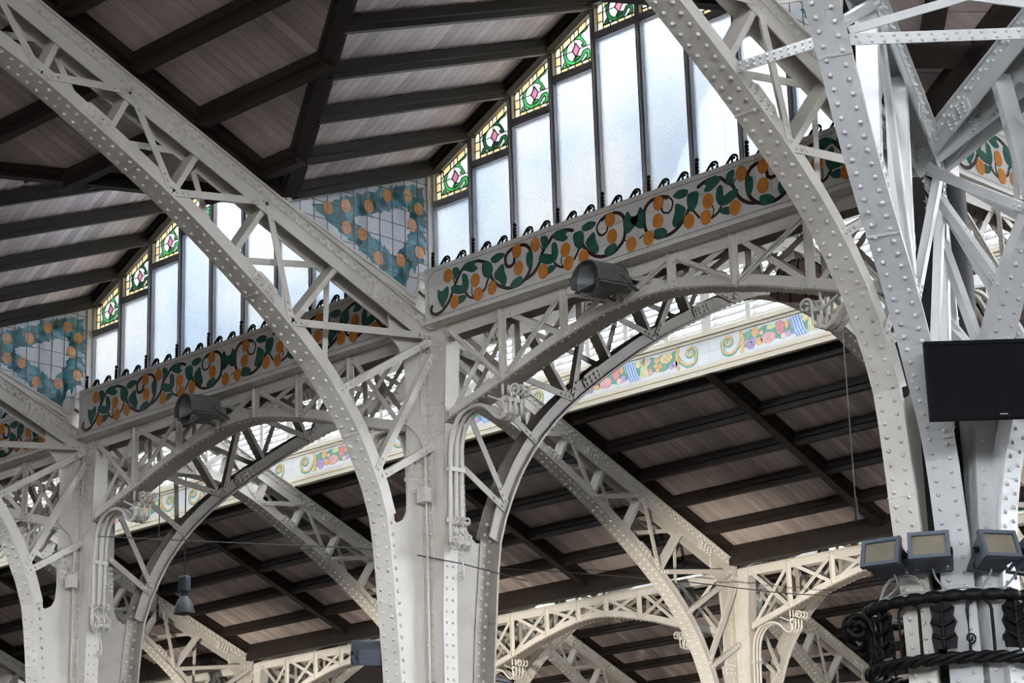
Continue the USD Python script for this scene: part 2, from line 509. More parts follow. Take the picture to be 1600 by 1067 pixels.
    if gusset:
        # web plate of the leg, closed above by a round hollow
        zs = np.linspace(0, 7.28, 24)
        fl = np.interp(zs, pb[:, 1], pb[:, 0])
        edge = [(r, z) for r, z in zip(fl, zs)]
        hollow = [(.90, 7.22), (.84, 7.10), (.74, 7.0), (.62, 6.97), (.52, 7.02), (.46, 7.12), (.44, 7.3), (.44, 8.75), (.47, 8.95), (.56, 9.1), (.7, 9.2), (.7, 9.48), (0, 9.3), (0, 0)]
        q = MB()
        q.poly(Polygon(edge + hollow), (0, 0, 0), (0, 1, 0), (0, 0, 1), -.012, .012)
        add('leg_web', q, mat)
        # angle irons with rivets up the leg
        q = MB()
        z2 = np.linspace(3.2, 7.05, 30)
        e2 = np.c_[np.interp(z2, pb[:, 1], pb[:, 0]) - .005, z2]
        q.sweep(yz(e2), .012, .024, 0.0, .20)
        q.box(.012, .026, .13, .23, 0, 9.25)
        q.poly(Polygon([(.23, 7.35), (.42, 7.35), (.42, 7.85), (.23, 7.85)]), (0, 0, 0), (0, 1, 0), (0, 0, 1), .012, .028)
        add('leg_angle', q, mat)
        zz = np.arange(3.9, 7.15, .13)
        rr = np.interp(zz, pb[:, 1], pb[:, 0])
        rv.domes([(.024, r - .05, z) for r, z in zip(rr, zz)], (1, 0, 0), rivet_r, rn)
        rv.domes([(.024, r - .14, z + .065) for r, z in zip(rr, zz)], (1, 0, 0), rivet_r, rn)
        zz = np.arange(3.9, 9.2, .13)
        rv.domes([(.026, .18, z) for z in zz], (1, 0, 0), rivet_r, rn)
        rv.domes([(.028, y, z) for y in (.27, .33, .39) for z in np.arange(7.40, 7.84, .08)], (1, 0, 0), rivet_r, rn)
    add('rivets', rv, mat, smooth=True, kind='stuff')


def make_truss(label, near='iron_paint'):
    t = thing('roof_truss', label, 'roof truss', group=None)
    NU = [6.38, 5.46, 4.54, 3.6, 2.64, 1.56]
    NL = [(6.52, 11.36), (5.69, 11.03), (4.84, 10.61), (3.97, 10.15), (3.15, 9.63), (2.29, 9.02)]
    fans = [((2.29, 9.02), (.10, 9.28), True), ((1.56, ZT(1.56) - .16), (1.62, 8.36), False), ((1.60, 8.34), (.12, 9.22), True),
            ((1.04, 7.47), (.10, 9.05), True), ((1.0, 7.42), (.12, 7.93), True), ((6.38, ZT(6.38) - .16), (7.15, 11.45), True), ((6.52, 11.36), (7.2, 12.3), False)]
    for mir in (False, True):
        def add(name, mb, mat, smooth=False, kind=None):
            if mir:
                mb = mb.mapped(lambda v: v * [1, -1, 1] + [0, SPAN, 0], True)
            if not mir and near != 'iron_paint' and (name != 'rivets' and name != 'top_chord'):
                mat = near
            part(t, name, mb, mat, smooth=smooth, kind=kind)
        lattice_half(add, PB, ZT, NU, NL, 7.2, fans, phase=1)
    q = MB().poly(Polygon([(6.9, 12.1), (7.5, 12.1), (7.3, 12.42), (7.1, 12.42)]), (0, 0, 0), (0, 1, 0), (0, 0, 1), .118, .132)
    q.bar((0, 7.2, 11.4), (0, 7.2, 12.35), .012, .2, up=(1, 0, 0))
    part(t, 'ridge_plate', q, 'iron_paint')
    return t


# ------------------------------------------------------------------ arcade column: riveted plates, local origin at its centre line
def make_column(label):
    t = thing('arcade_column', label, 'column')
    hw = lambda z: float(np.interp(z, [0, 5.9, 7.9, 8.4, 9.37], [.20, .21, .30, .31, .37]))
    zs = [0, 3, 5.9, 7, 7.9, 8.4, 9.37]
    pg = Polygon([(hw(z), z) for z in zs] + [(-hw(z), z) for z in zs[::-1]])
    for y in (-.11, .098):
        part(t, 'face_plate', MB().poly(pg, (0, y + .012, 0), (1, 0, 0), (0, 0, 1), 0, .012), 'iron_paint')
    for s in (-1, 1):
        path = np.array([(s * hw(z), 0, z) for z in zs])
        part(t, 'end_plate', MB().sweep(path, -.11, .11, -.006, .006, ax=(0, 1, 0)), 'iron_paint')
    q = MB()
    for s in (-1, 1):
        q.box(.012 if s > 0 else -.085, .085 if s > 0 else -.012, -.124, -.11, 0, 9.25)
    part(t, 'corner_angle', q, 'iron_paint')
    for z0, z1 in ((8.95, 9.34), (8.0, 8.62)):
        sh = [(.06, z0), (hw(z0) - .02, z0 + (.08 if z0 < 8.5 else 0)), (hw(z1) - .004, z1), (.06, z1)]
        if z0 > 8.5:
            sh = [(.06, z0), (.28, z0), (hw(z0 + .1) - .004, z0 + .1), (hw(z1) - .004, z1), (.06, z1)]
        part(t, 'tie_plate', MB().poly(Polygon(sh), (0, -.11, 0), (1, 0, 0), (0, 0, 1), 0, .012), 'iron_paint')
    rv = MB()
    zz = np.arange(3.9, 9.2, .13)
    rv.domes([(.05, -.124, z) for z in zz], (0, -1, 0), .017)
    rv.domes([(x, -.124, z) for x, z in [(.12, 9.02), (.2, 9.02), (.28, 9.08), (.12, 9.12), (.22, 9.14), (.31, 9.17), (.13, 9.24), (.24, 9.25), (.33, 9.28), (.12, 8.06), (.2, 8.1), (.12, 8.2), (.22, 8.2), (.13, 8.32), (.25, 8.3), (.2, 8.42), (.28, 8.42), (.13, 8.52), (.24, 8.54)]], (0, -1, 0), .016)
    for s in (-1, 1):
        rv.domes([(s * (hw(z) + .006), y, z) for z in np.arange(3.9, 6.6, .13) for y in (-.055, .04)], (s, 0, 0), .018)
    part(t, 'rivets', rv, 'iron_paint', smooth=True, kind='stuff')
    return t


# ------------------------------------------------------------------ arcade girder: local x from column to column (0..BAY), y 0 front .. .22 back
def arch_z(x):
    x = np.minimum(x, BAY - x)
    return np.interp(x, [0, .37, 1.45, 1.95, 2.4, 2.75, 3.05, 3.3, 3.5], [8.08, 8.21, 8.53, 8.69, 8.80, 8.88, 8.935, 8.96, 8.965])


def scroll_path(cx, cz, r0, r1, a0, turns, n=28):
    a = a0 + np.linspace(0, turns * 2 * math.pi, n)
    r = np.linspace(r0, r1, n)
    return np.c_[cx + r * np.cos(a), cz + r * np.sin(a)]


def make_bracket(g, s):
    """The wrought scroll bracket under a girder's end. s = +1 at the left end, -1 at the right end."""
    b = group_part(g, 'scroll_bracket')
    X = (lambda x: x) if s > 0 else (lambda x: BAY - x)
    main = np.array([(.345, 6.75), (.35, 7.05), (.36, 7.5), (.375, 7.85), (.41, 8.03), (.48, 8.16), (.58, 8.25), (.72, 8.29), (.87, 8.28), (1.0, 8.22), (1.1, 8.12), (1.2, 8.06), (1.27, 8.1), (1.285, 8.2)])
    mp = smooth_path(main, 40)
    for y in (.02, .11, .20):
        q = MB().tube(np.c_[X(mp[:, 0]), np.full(len(mp), y), mp[:, 1]], .027, 6)
        part(b, 'strap', q, 'iron_paint', smooth=True)
        kn = np.array([(1.25, 8.47), (1.245, 8.3), (1.26, 8.14), (1.30, 8.09), (1.35, 8.12), (1.36, 8.25), (1.36, 8.32)])
        kn = np.vstack([smooth_path(kn, 16), scroll_path(1.44, 8.34, .08, .02, math.pi, -1.35, 24)])
        part(b, 'knot_scroll', MB().tube(np.c_[X(kn[:, 0]), np.full(len(kn), y), kn[:, 1]], .017, 6), 'iron_paint', smooth=True)
        lo = np.vstack([scroll_path(.43, 7.0, .015, .055, 0, -1.1, 18), smooth_path([(.39, 6.96), (.42, 6.88), (.5, 6.82)], 8), scroll_path(.42, 6.74, .09, .03, .6, -1.6, 30)])
        part(b, 'volute', MB().tube(np.c_[X(lo[:, 0]), np.full(len(lo), y), lo[:, 1]], .014, 6), 'iron_paint', smooth=True)
    tail = np.vstack([smooth_path([(.42, 6.64), (.40, 6.6), (.44, 6.5), (.45, 6.4)], 10), scroll_path(.40, 6.37, .055, .015, 0, -1.5, 24)])
    part(b, 'volute', MB().tube(np.c_[X(tail[:, 0]), np.full(len(tail), .11), tail[:, 1]], .014, 6), 'iron_paint', smooth=True)
    for cx, cz, h in ((.36, 7.62, .07), (1.30, 8.27, .05), (.46, 6.74, .05), (.34, 7.02, .05)):
        part(b, 'clamp', MB().bar((X(cx), -.01, cz), (X(cx), .23, cz), h, .05), 'iron_paint')
    for y in (.02, .20):
        part(b, 'stay', MB().bar((X(1.02), y, 8.36), (X(1.25), y, 8.25), .03, .02), 'iron_paint')


def make_girder(label, tag='arcade_girder'):
    g = thing(tag, label, 'girder')
    xs = np.linspace(.375, BAY - .375, 61)
    low = np.c_[xs, np.zeros_like(xs), arch_z(xs)]
    for y, mt in ((0.0, 'iron_paint'), (.205, 'grimy_paint')):  # rear plane darker: grime and its shade in the colour
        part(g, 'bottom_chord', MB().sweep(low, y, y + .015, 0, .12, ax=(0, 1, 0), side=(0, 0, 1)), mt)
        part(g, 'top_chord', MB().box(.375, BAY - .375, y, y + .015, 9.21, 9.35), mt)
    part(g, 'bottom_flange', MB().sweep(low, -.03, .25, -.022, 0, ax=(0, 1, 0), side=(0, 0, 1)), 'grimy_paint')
    part(g, 'top_flange', MB().box(.375, BAY - .375, -.03, .25, 9.35, 9.372), 'iron_paint')
    px = [.37, 1.31, 2.28, 3.13, 3.87, 4.72, 5.69, 6.63]
    rv = MB()
    for i, x in enumerate(px[1:-1]):
        for y, sg in ((-.004, -1), (.224, 1)):
            q = MB().box(x - .04, x + .04, y - .006, y + .006, arch_z(x) + .01, 9.34)
            q.box(x - .045, x - .033, min(y, y + sg * .05), max(y, y + sg * .05), arch_z(x) + .01, 9.34)
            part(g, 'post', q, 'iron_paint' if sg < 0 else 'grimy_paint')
        rv.domes([(x + d, -.012, z) for d in (.02,) for z in (arch_z(x) + .03, arch_z(x) + .085, 9.24, 9.31)], (0, -1, 0), .014)
        for d in (-.16, .15):
            rv.domes([(x + d, -.001, 9.30), (x + d * .7, -.001, 9.25), (x + d, -.001, arch_z(x + d) + .03), (x + d * .75, -.001, arch_z(x + d) + .08)], (0, -1, 0), .013)
    for i in range(len(px) - 1):
        a, b = px[i] + .06, px[i + 1] - .06
        for y, sg in ((-.008, -1), (.228, 1)):
            for down in (True, False):
                z0, z1 = (9.27, arch_z(b) + .06) if down else (arch_z(a) + .06, 9.27)
                front = down == (i % 2 == 0)
                yy = y if front else y + sg * -.028
                q = MB().bar((a, yy, z0), (b, yy, z1), .065, .012, up=(0, 1, 0))
                if front:
                    q.bar((a, yy + sg * .02, z0), (b, yy + sg * .02, z1), .018, .04, up=(0, 1, 0))
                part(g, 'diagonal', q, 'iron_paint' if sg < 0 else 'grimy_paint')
        rv.domes([(.5 * (a + b), -.034, .5 * (9.27 + .5 * (arch_z(a) + arch_z(b)) + .06))], (0, -1, 0), .014)
    p, d = along(low, .11)
    for y in (-.012, .235):
        rv.domes(p + [0, y, -.022], (0, 0, -1), .013)
    part(g, 'rivets', rv, 'iron_paint', smooth=True, kind='stuff')
    make_bracket(g, 1)
    make_bracket(g, -1)
    return g


# ------------------------------------------------------------------ tiled frieze with painted orange branches (front at y = -.2)
V = [[[0.34,0.175],[0.32,0.144],[0.34,0.094],[0.41,0.062],[0.49,0.072],[0.57,0.121],[0.63,0.172],[0.67,0.235],[0.73,0.34],[0.78,0.416],[0.83,0.477],[0.88,0.523],[0.98,0.548],[1.1,0.547],[1.2,0.515],[1.3,0.468]],[[0.69,0.304],[0.81,0.274],[0.91,0.206],[0.97,0.14],[1.05,0.114]],[[1.33,0.335],[1.27,0.263],[1.23,0.186],[1.19,0.159]],[[1.32,0.337],[1.35,0.258],[1.42,0.181],[1.52,0.121],[1.63,0.085],[1.74,0.086],[1.84,0.119],[1.92,0.185],[1.97,0.272],[1.98,0.369],[1.95,0.479],[1.88,0.541],[1.8,0.554],[1.69,0.548],[1.59,0.508],[1.56,0.451],[1.57,0.374],[1.62,0.341],[1.68,0.347],[1.71,0.397],[1.71,0.433]],[[1.86,0.128],[1.97,0.157],[2.07,0.232],[2.12,0.305],[2.15,0.383],[2.25,0.471],[2.33,0.537],[2.44,0.557],[2.55,0.541],[2.62,0.515]],[[2.33,0.208],[2.38,0.159],[2.46,0.126]],[[2.75,0.339],[2.7,0.267],[2.63,0.173]],[[2.76,0.316],[2.81,0.239],[2.88,0.172],[2.96,0.122],[3.07,0.094],[3.19,0.097],[3.3,0.151],[3.36,0.201],[3.39,0.304],[3.39,0.429],[3.34,0.512],[3.25,0.55],[3.15,0.551],[3.06,0.52]],[[3.06,0.538],[3.02,0.506],[2.98,0.446],[3.0,0.377],[3.05,0.344],[3.12,0.367],[3.14,0.431]],[[0.68,0.456],[0.72,0.402],[0.73,0.355]],[[1.01,0.254],[1.01,0.181],[1.03,0.133]],[[2.12,0.463],[2.15,0.397],[2.14,0.371]],[[2.45,0.261],[2.43,0.21],[2.45,0.149]],[[3.36,.2],[3.42,.18],[3.47,.16]]]
VW = [.042, .03, .03, .042, .042, .03, .026, .042, .022, .014, .014, .014, .014, .014]
LF = [[[0.45,0.357],[0.51,0.305],[0.62,0.368],[0.62,0.248],[0.56,0.174],[0.53,0.116],[0.49,0.162],[0.45,0.26]],[[0.7,0.561],[0.8,0.543],[0.81,0.452],[0.74,0.411],[0.71,0.492]],[[0.84,0.489],[0.92,0.571],[1.1,0.555],[1.05,0.516],[1.12,0.455],[1.02,0.429],[0.9,0.496]],[[0.86,0.454],[0.93,0.422],[0.96,0.31],[0.93,0.215],[0.79,0.221],[0.68,0.277],[0.67,0.338],[0.78,0.328],[0.87,0.296]],[[0.72,0.15],[0.81,0.194],[0.93,0.172],[0.87,0.114],[0.77,0.101]],[[1.2,0.5],[1.33,0.472],[1.36,0.371],[1.31,0.282],[1.21,0.335],[1.19,0.415]],[[1.34,0.523],[1.45,0.551],[1.57,0.513],[1.49,0.469],[1.41,0.445],[1.34,0.477]],[[1.38,0.323],[1.53,0.415],[1.54,0.295],[1.58,0.214],[1.54,0.121],[1.46,0.214],[1.39,0.262]],[[1.9,0.42],[1.97,0.46],[1.99,0.326],[1.95,0.22],[1.9,0.306]],[[1.62,0.102],[1.69,0.171],[1.82,0.188],[1.81,0.098],[1.7,0.067]],[[2.13,0.574],[2.23,0.55],[2.24,0.46],[2.18,0.404],[2.14,0.501]],[[2.31,0.527],[2.39,0.578],[2.55,0.534],[2.49,0.493],[2.55,0.448],[2.47,0.427],[2.36,0.477]],[[2.3,0.445],[2.36,0.442],[2.39,0.32],[2.35,0.231],[2.24,0.217],[2.1,0.281],[2.1,0.352],[2.21,0.34],[2.3,0.302]],[[2.18,0.147],[2.26,0.192],[2.37,0.17],[2.29,0.119],[2.21,0.103]],[[2.62,0.473],[2.77,0.476],[2.78,0.36],[2.74,0.258],[2.65,0.323]],[[2.76,0.52],[2.88,0.552],[2.98,0.509],[2.89,0.456],[2.78,0.464]],[[2.8,0.325],[2.94,0.421],[2.95,0.313],[3.0,0.202],[2.96,0.149],[2.86,0.225]],[[3.07,0.129],[3.13,0.19],[3.26,0.197],[3.24,0.11],[3.15,0.078]],[[3.39,0.443],[3.44,0.52],[3.48,0.431],[3.59,0.416],[3.54,0.333],[3.45,0.274],[3.4,0.272]]]
OR = [(.62, .49), (1.07, .32), (1.11, .14), (1.34, .16), (.72, .14), (1.75, .5), (1.77, .29), (2.04, .5), (2.15, .15), (2.5, .32), (2.54, .15), (2.77, .17), (3.18, .49), (3.2, .29), (3.47, .13)]
ZF0, ZF1 = 9.38, 10.01
FX0, FX1 = .22, 6.80


def make_frieze(label):
    t = thing('orange_frieze', label, 'frieze')
    Z = ZF0
    q = MB().box(FX0, FX1, -.18, -.04, Z, ZF1)
    q.box(FX0, FX1, -.2, .12, ZF1 - .004, ZF1 + .03)     # sill
    part(t, 'backing', q, 'plaster')
    q = MB().box(FX0 - .03, FX1 + .03, -.205, -.035, Z - .025, Z)
    part(t, 'ledge', q, 'iron_paint')
    rv = MB().domes([(x, y, Z - .025) for x in np.arange(.3, 6.75, .1) for y in (-.16, -.1)], (0, 0, -1), .012)
    part(t, 'rivets', rv, 'iron_paint', smooth=True, kind='stuff')
    nx, nz = 33, 3
    dx, dz = (FX1 - FX0) / nx, (ZF1 - Z) / nz
    for i in range(nx):
        for j in range(nz):
            gp = .0015
            part(t, 'tile', MB().box(FX0 + i * dx + gp, FX0 + (i + 1) * dx - gp, -.2, -.18, Z + j * dz + gp, Z + (j + 1) * dz - gp), 'tile_ground')
    # printed line round the panel, its corners cut
    c = .09
    a, b, l, h = FX0 + .06, FX1 - .06, Z + .035, ZF1 - .03
    ring = [(a, l + c), (a + c * .7, l), (b - c * .7, l), (b, l + c), (b, h - c), (b - c, h), (a + c, h), (a, h - c)]
    pg = LineString(ring + ring[:1]).buffer(.004)
    part(t, 'border_line', MB().poly(pg, (0, -.2, 0), (1, 0, 0), (0, 0, 1), 0, .001), 'line_ink')
    E = lambda pg: MB().poly(pg, (0, -.2, Z), (1, 0, 0), (0, 0, 1), .0005, .003)
    stems = []
    for line, w in zip(V, VW):
        sm = smooth_path(line, 30)
        stems.append(LineString(sm).buffer(w / 2 * .95))
    st = unary_union(stems)
    mir = lambda g: Polygon([(7.06 - x, y) for x, y in g.exterior.coords]) if g.geom_type == 'Polygon' else g
    allst = []
    for g in (st.geoms if hasattr(st, 'geoms') else [st]):
        allst.append(g)
        from shapely.affinity import affine_transform
        allst.append(affine_transform(g, [-1, 0, 0, 1, 7.06, 0]))
    part(t, 'painted_vine', E(unary_union(allst)), 'vine_glaze')
    for lf in LF:
        cv = np.asarray(lf, float)
        for _ in range(2):
            nx_ = np.roll(cv, -1, 0)
            cv = np.stack([.8 * cv + .2 * nx_, .2 * cv + .8 * nx_], 1).reshape(-1, 2)
        pg = Polygon(cv).buffer(.008)
        for mm in (0, 1):
            g = pg if not mm else affine_transform(pg, [-1, 0, 0, 1, 7.06, 0])
            part(t, 'painted_leaf', MB().poly(g, (0, -.2, Z), (1, 0, 0), (0, 0, 1), .001, .004), 'leaf_glaze')
    for k, (s, h) in enumerate(OR):
        for mm in (0, 1):
            if mm and k == len(OR) - 1:
                s2 = 3.72
            else:
                s2 = 7.06 - s if mm else s
            el = np.array([(s2 + .074 * math.cos(a), h + .085 * math.sin(a)) for a in np.linspace(0, 2 * math.pi, 25)[:-1]])
            part(t, 'painted_orange', MB().poly(Polygon(el), (0, -.2, Z), (1, 0, 0), (0, 0, 1), .001, .0055), 'orange_glaze')
    # wrought cresting along the sill
    for k in range(10):
        x0 = .28 + .68 * k
        q = MB()
        for off in (.09, .36):
            p = np.vstack([smooth_path([(0, .0), (.05, .02), (.09, .06), (.13, .10)], 10), scroll_path(.165, .055, .055, .02, 2.0, -1.15, 22)])
            q.tube(np.c_[x0 + off + p[:, 0], np.full(len(p), -.13), ZF1 + .03 + p[:, 1]], .014, 6)
        part(t, 'cresting_scroll', q, 'black_iron', smooth=True)
        q = MB().box(x0 + .005, x0 + .03, -.145, -.12, ZF1 + .02, ZF1 + .20)
        for z in np.arange(.03, .19, .04):
            q.blob((x0 + .028, -.132, ZF1 + .03 + z), .018, 1)
        q.blob((x0 + .025, -.132, ZF1 + .225), .024, 1)
        part(t, 'cresting_finial', q, 'black_iron')
    return t


# ------------------------------------------------------------------ gable window of one bay: ten lights under a stepped head, glass at y = .15
XM = 3.465
TOPZ = lambda k: 10.91 + .33 * min(k, 9 - k)
RAKE = lambda x: 11.40 + .487 * ((x - .1) if x < XM else (6.83 - x))


def make_window(name):
    w = thing(name, 'tall gable window of ten wired-glass lights with stained glass heads', 'window', kind='structure')
    return w


def fill_window(w):
    fr = MB()
    y0, y1 = .09, .19
    zb = 10.02
    for k in range(11):
        xr = .10 + .68 * k
        zt = RAKE(xr - .035) + .05
        q = MB().box(xr - .07, xr, y0, y1, zb, zt)
        q.box(xr - .045, xr - .025, y0 - .035, y0, zb, zt)
        part(w, 'mullion', q, 'window_paint')
    for k in range(10):
        xl, xr = .10 + .68 * k, .10 + .68 * (k + 1) - .07
        zt = TOPZ(k)
        q = MB().box(xl, xr, y0, y1, zt, zt + .10)
        q.box(xl, xr, y0 - .015, y0, zt + .03, zt + .05)
        part(w, 'transom', q, 'window_paint')
        part(w, 'pane', MB().box(xl, xr, .145, .151, zb, zt), 'wired_glass')
        # stained glass head
        s = group_part(w, 'stained_light')
        zl, hl, hr = zt + .10, .33, .61
        rev = k >= 5
        X = (lambda u: xl + u) if not rev else (lambda u: xr - u)
        wd = xr - xl
        top = lambda u: hl + (hr - hl) * u / wd
        pane = Polygon([(0, 0), (wd, 0), (wd, hr), (0, hl)])
        inner = Polygon([(.085, .07), (wd, .07), (wd, top(wd) - .09), (.085, top(.085) - .09)])
        o, ux = ((xl, .15, zl), (1, 0, 0)) if not rev else ((xr, .15, zl), (-1, 0, 0))
        D = lambda pg, a, b: MB().poly(pg, o, ux, (0, 0, 1), a, b)
        # border glass in short pieces
        cuts = []
        for i in range(3):
            cuts.append((Polygon([(0, .02 + i * .11), (.085, .02 + i * .11), (.085, .13 + i * .11), (0, .13 + i * .11)]), 'glass_yellow' if i % 2 else 'glass_pale'))
        for i in range(5):
            cuts.append((Polygon([(.085 + i * .11, 0), (.195 + i * .11, 0), (.195 + i * .11, .07), (.085 + i * .11, .07)]), 'glass_pale' if i % 2 else 'glass_yellow'))
            cuts.append((Polygon([(i * .125, top(i * .125) - .09), ((i + 1) * .125, top((i + 1) * .125) - .09), ((i + 1) * .125, top((i + 1) * .125)), (i * .125, top(i * .125))]), 'glass_yellow' if i % 2 else 'glass_pale'))
        used = None
        lead = []
        for pg, mt in cuts:
            pg = pg.intersection(pane)
            if used is not None:
                pg = pg.difference(used)
            if pg.area < 1e-4 or pg.geom_type != 'Polygon':
                continue
            used = pg if used is None else used.union(pg)
            part(s, 'border_glass', D(pg, -.003, .003), mt)
            lead.append(pg.exterior.buffer(.005))
        # scrolling leaf and rosette
        cx, cz = .31, .07 + .17
        arc = lambda a0, a1, r, n=26: [(cx + r * math.cos(math.radians(q_)), cz + r * math.sin(math.radians(q_))) for q_ in np.linspace(a0, a1, n)]
        strokes = [LineString(arc(62, 335, .155)).buffer(.021), LineString(arc(62, 30, .155, 8) + [(cx + .17, cz + .02), (cx + .12, cz + .03)]).buffer(.014),
                   LineString(smooth_path([arc(62, 63, .155, 2)[0], (cx + .12, cz + .2), (cx + .19, cz + .22), (cx + .215, cz + .29), (cx + .17, cz + .30)], 18)).buffer(.02),
                   LineString(smooth_path([arc(222, 223, .155, 2)[0], (cx - .17, cz - .13), (cx - .19, cz - .17), (cx - .14, cz - .165)], 14)).buffer(.02),
                   LineString(smooth_path([arc(334, 335, .155, 2)[0], (cx + .2, cz - .06), (cx + .215, cz - .13), (cx + .17, cz - .165)], 14)).buffer(.022),
                   LineString(smooth_path([arc(150, 151, .155, 2)[0], (cx - .2, cz + .09), (cx - .2, cz + .14)], 10)).buffer(.014),
                   LineString(smooth_path([(cx - .02, cz - .155), (cx + .01, cz - .1), (cx + .06, cz - .10)], 10)).buffer(.016)]
        lumps = []
        for q_ in range(75, 330, 32):
            bx, bz = arc(q_, q_ + 1, .155, 2)[0]
            t_ = math.radians(q_ + 60)
            lumps.append(Polygon([(bx + .034 * math.cos(t_) * math.cos(w_) - .02 * math.sin(t_) * math.sin(w_), bz + .034 * math.sin(t_) * math.cos(w_) + .02 * math.cos(t_) * math.sin(w_)) for w_ in np.linspace(0, 6.28, 13)[:-1]]))
        leaf = unary_union(strokes + lumps).intersection(inner)
        rose = Polygon([(cx + .02, cz - .085), (cx + .075, cz), (cx + .02, cz + .085), (cx - .04, cz)])
        leaf = leaf.difference(rose.buffer(.006))
        part(s, 'scroll_leaf', D(leaf, -.003, .003), ('glass_green', 'glass_green_dim')[(k in (1, 4, 6)) * 1])
        part(s, 'rosette', D(rose, -.003, .003), 'glass_pink')
        part(s, 'clear_glass', D(inner.difference(leaf).difference(rose), -.003, .003), 'glass_white')
        lead += [g.exterior.buffer(.004) for g in (leaf.geoms if hasattr(leaf, 'geoms') else [leaf])] + [rose.exterior.buffer(.006), inner.exterior.buffer(.006), LineString([(0, cz), (wd, cz)]).buffer(.003).difference(rose), LineString([(cx, 0), (cx, hr)]).buffer(.003).difference(rose)]
        part(s, 'leading', D(unary_union(lead).intersection(pane), -.006, .006), 'lead')
    # raking head
    for sg in (-1, 1):
        xs = [.03, XM] if sg < 0 else [6.9, XM]
        q = MB()
        P = np.array([(xs[0], .14, RAKE(xs[0]) + .10), (xs[1], .14, RAKE(XM) + .10)])
        q.bar(P[0], P[1], .16, .17, up=(0, 0, 1))
        part(w, 'raking_head', q, 'beam_wood')
        q = MB().bar(P[0] + [0, -.02, -.095], P[1] + [0, -.02, -.095], .1, .05)
        part(w, 'raking_head', q, 'window_paint')
    # back filler above the stained lights
    for k in range(10):
        xl, xr = .10 + .68 * k, .10 + .68 * (k + 1) - .07
        zl = TOPZ(k) + .10
        rev = k >= 5
        a, b = (.33, .61) if not rev else (.61, .33)
        pg = Polygon([(xl - .01, zl + a), (xr + .01, zl + b), (xr + .01, RAKE(xr) + .12), (xl - .01, RAKE(xl) + .12)])
        if pg.is_valid and pg.area > 1e-4:
            part(w, 'head_panel', MB().poly(pg, (0, .12, 0), (1, 0, 0), (0, 0, 1), -.05, .02), 'window_paint')


# ------------------------------------------------------------------ tiled cheek beside each gable, in the plane x = .11
CK_O = [(-1.62, 10.52), (-1.34, 10.61), (-0.98, 10.69), (-0.68, 10.9), (-0.35, 10.98), (-0.17, 10.85), (-0.28, 10.62), (-0.17, 10.3), (-0.48, 10.13), (-0.84, 10.08), (-1.09, 10.32), (-1.33, 10.34)]
CK_A = [(-1.87, 10.5), (-1.54, 10.62), (-1.19, 10.78), (-0.94, 10.88), (-0.57, 11.03), (-0.27, 11.13), (-0.09, 11.14), (-0.08, 10.91), (-0.1, 10.55), (-0.1, 10.19), (-0.26, 10.11), (-0.35, 9.98), (-0.43, 9.79), (-0.57, 9.87), (-0.76, 9.95), (-0.95, 10.03), (-1.25, 10.2), (-1.45, 10.28), (-1.66, 10.38)]
CK_B = [(-1.27, 10.48), (-0.87, 10.63), (-0.36, 10.83), (-0.28, 10.71), (-0.36, 10.43), (-0.49, 10.25), (-0.57, 10.16), (-0.8, 10.27), (-1.06, 10.38)]


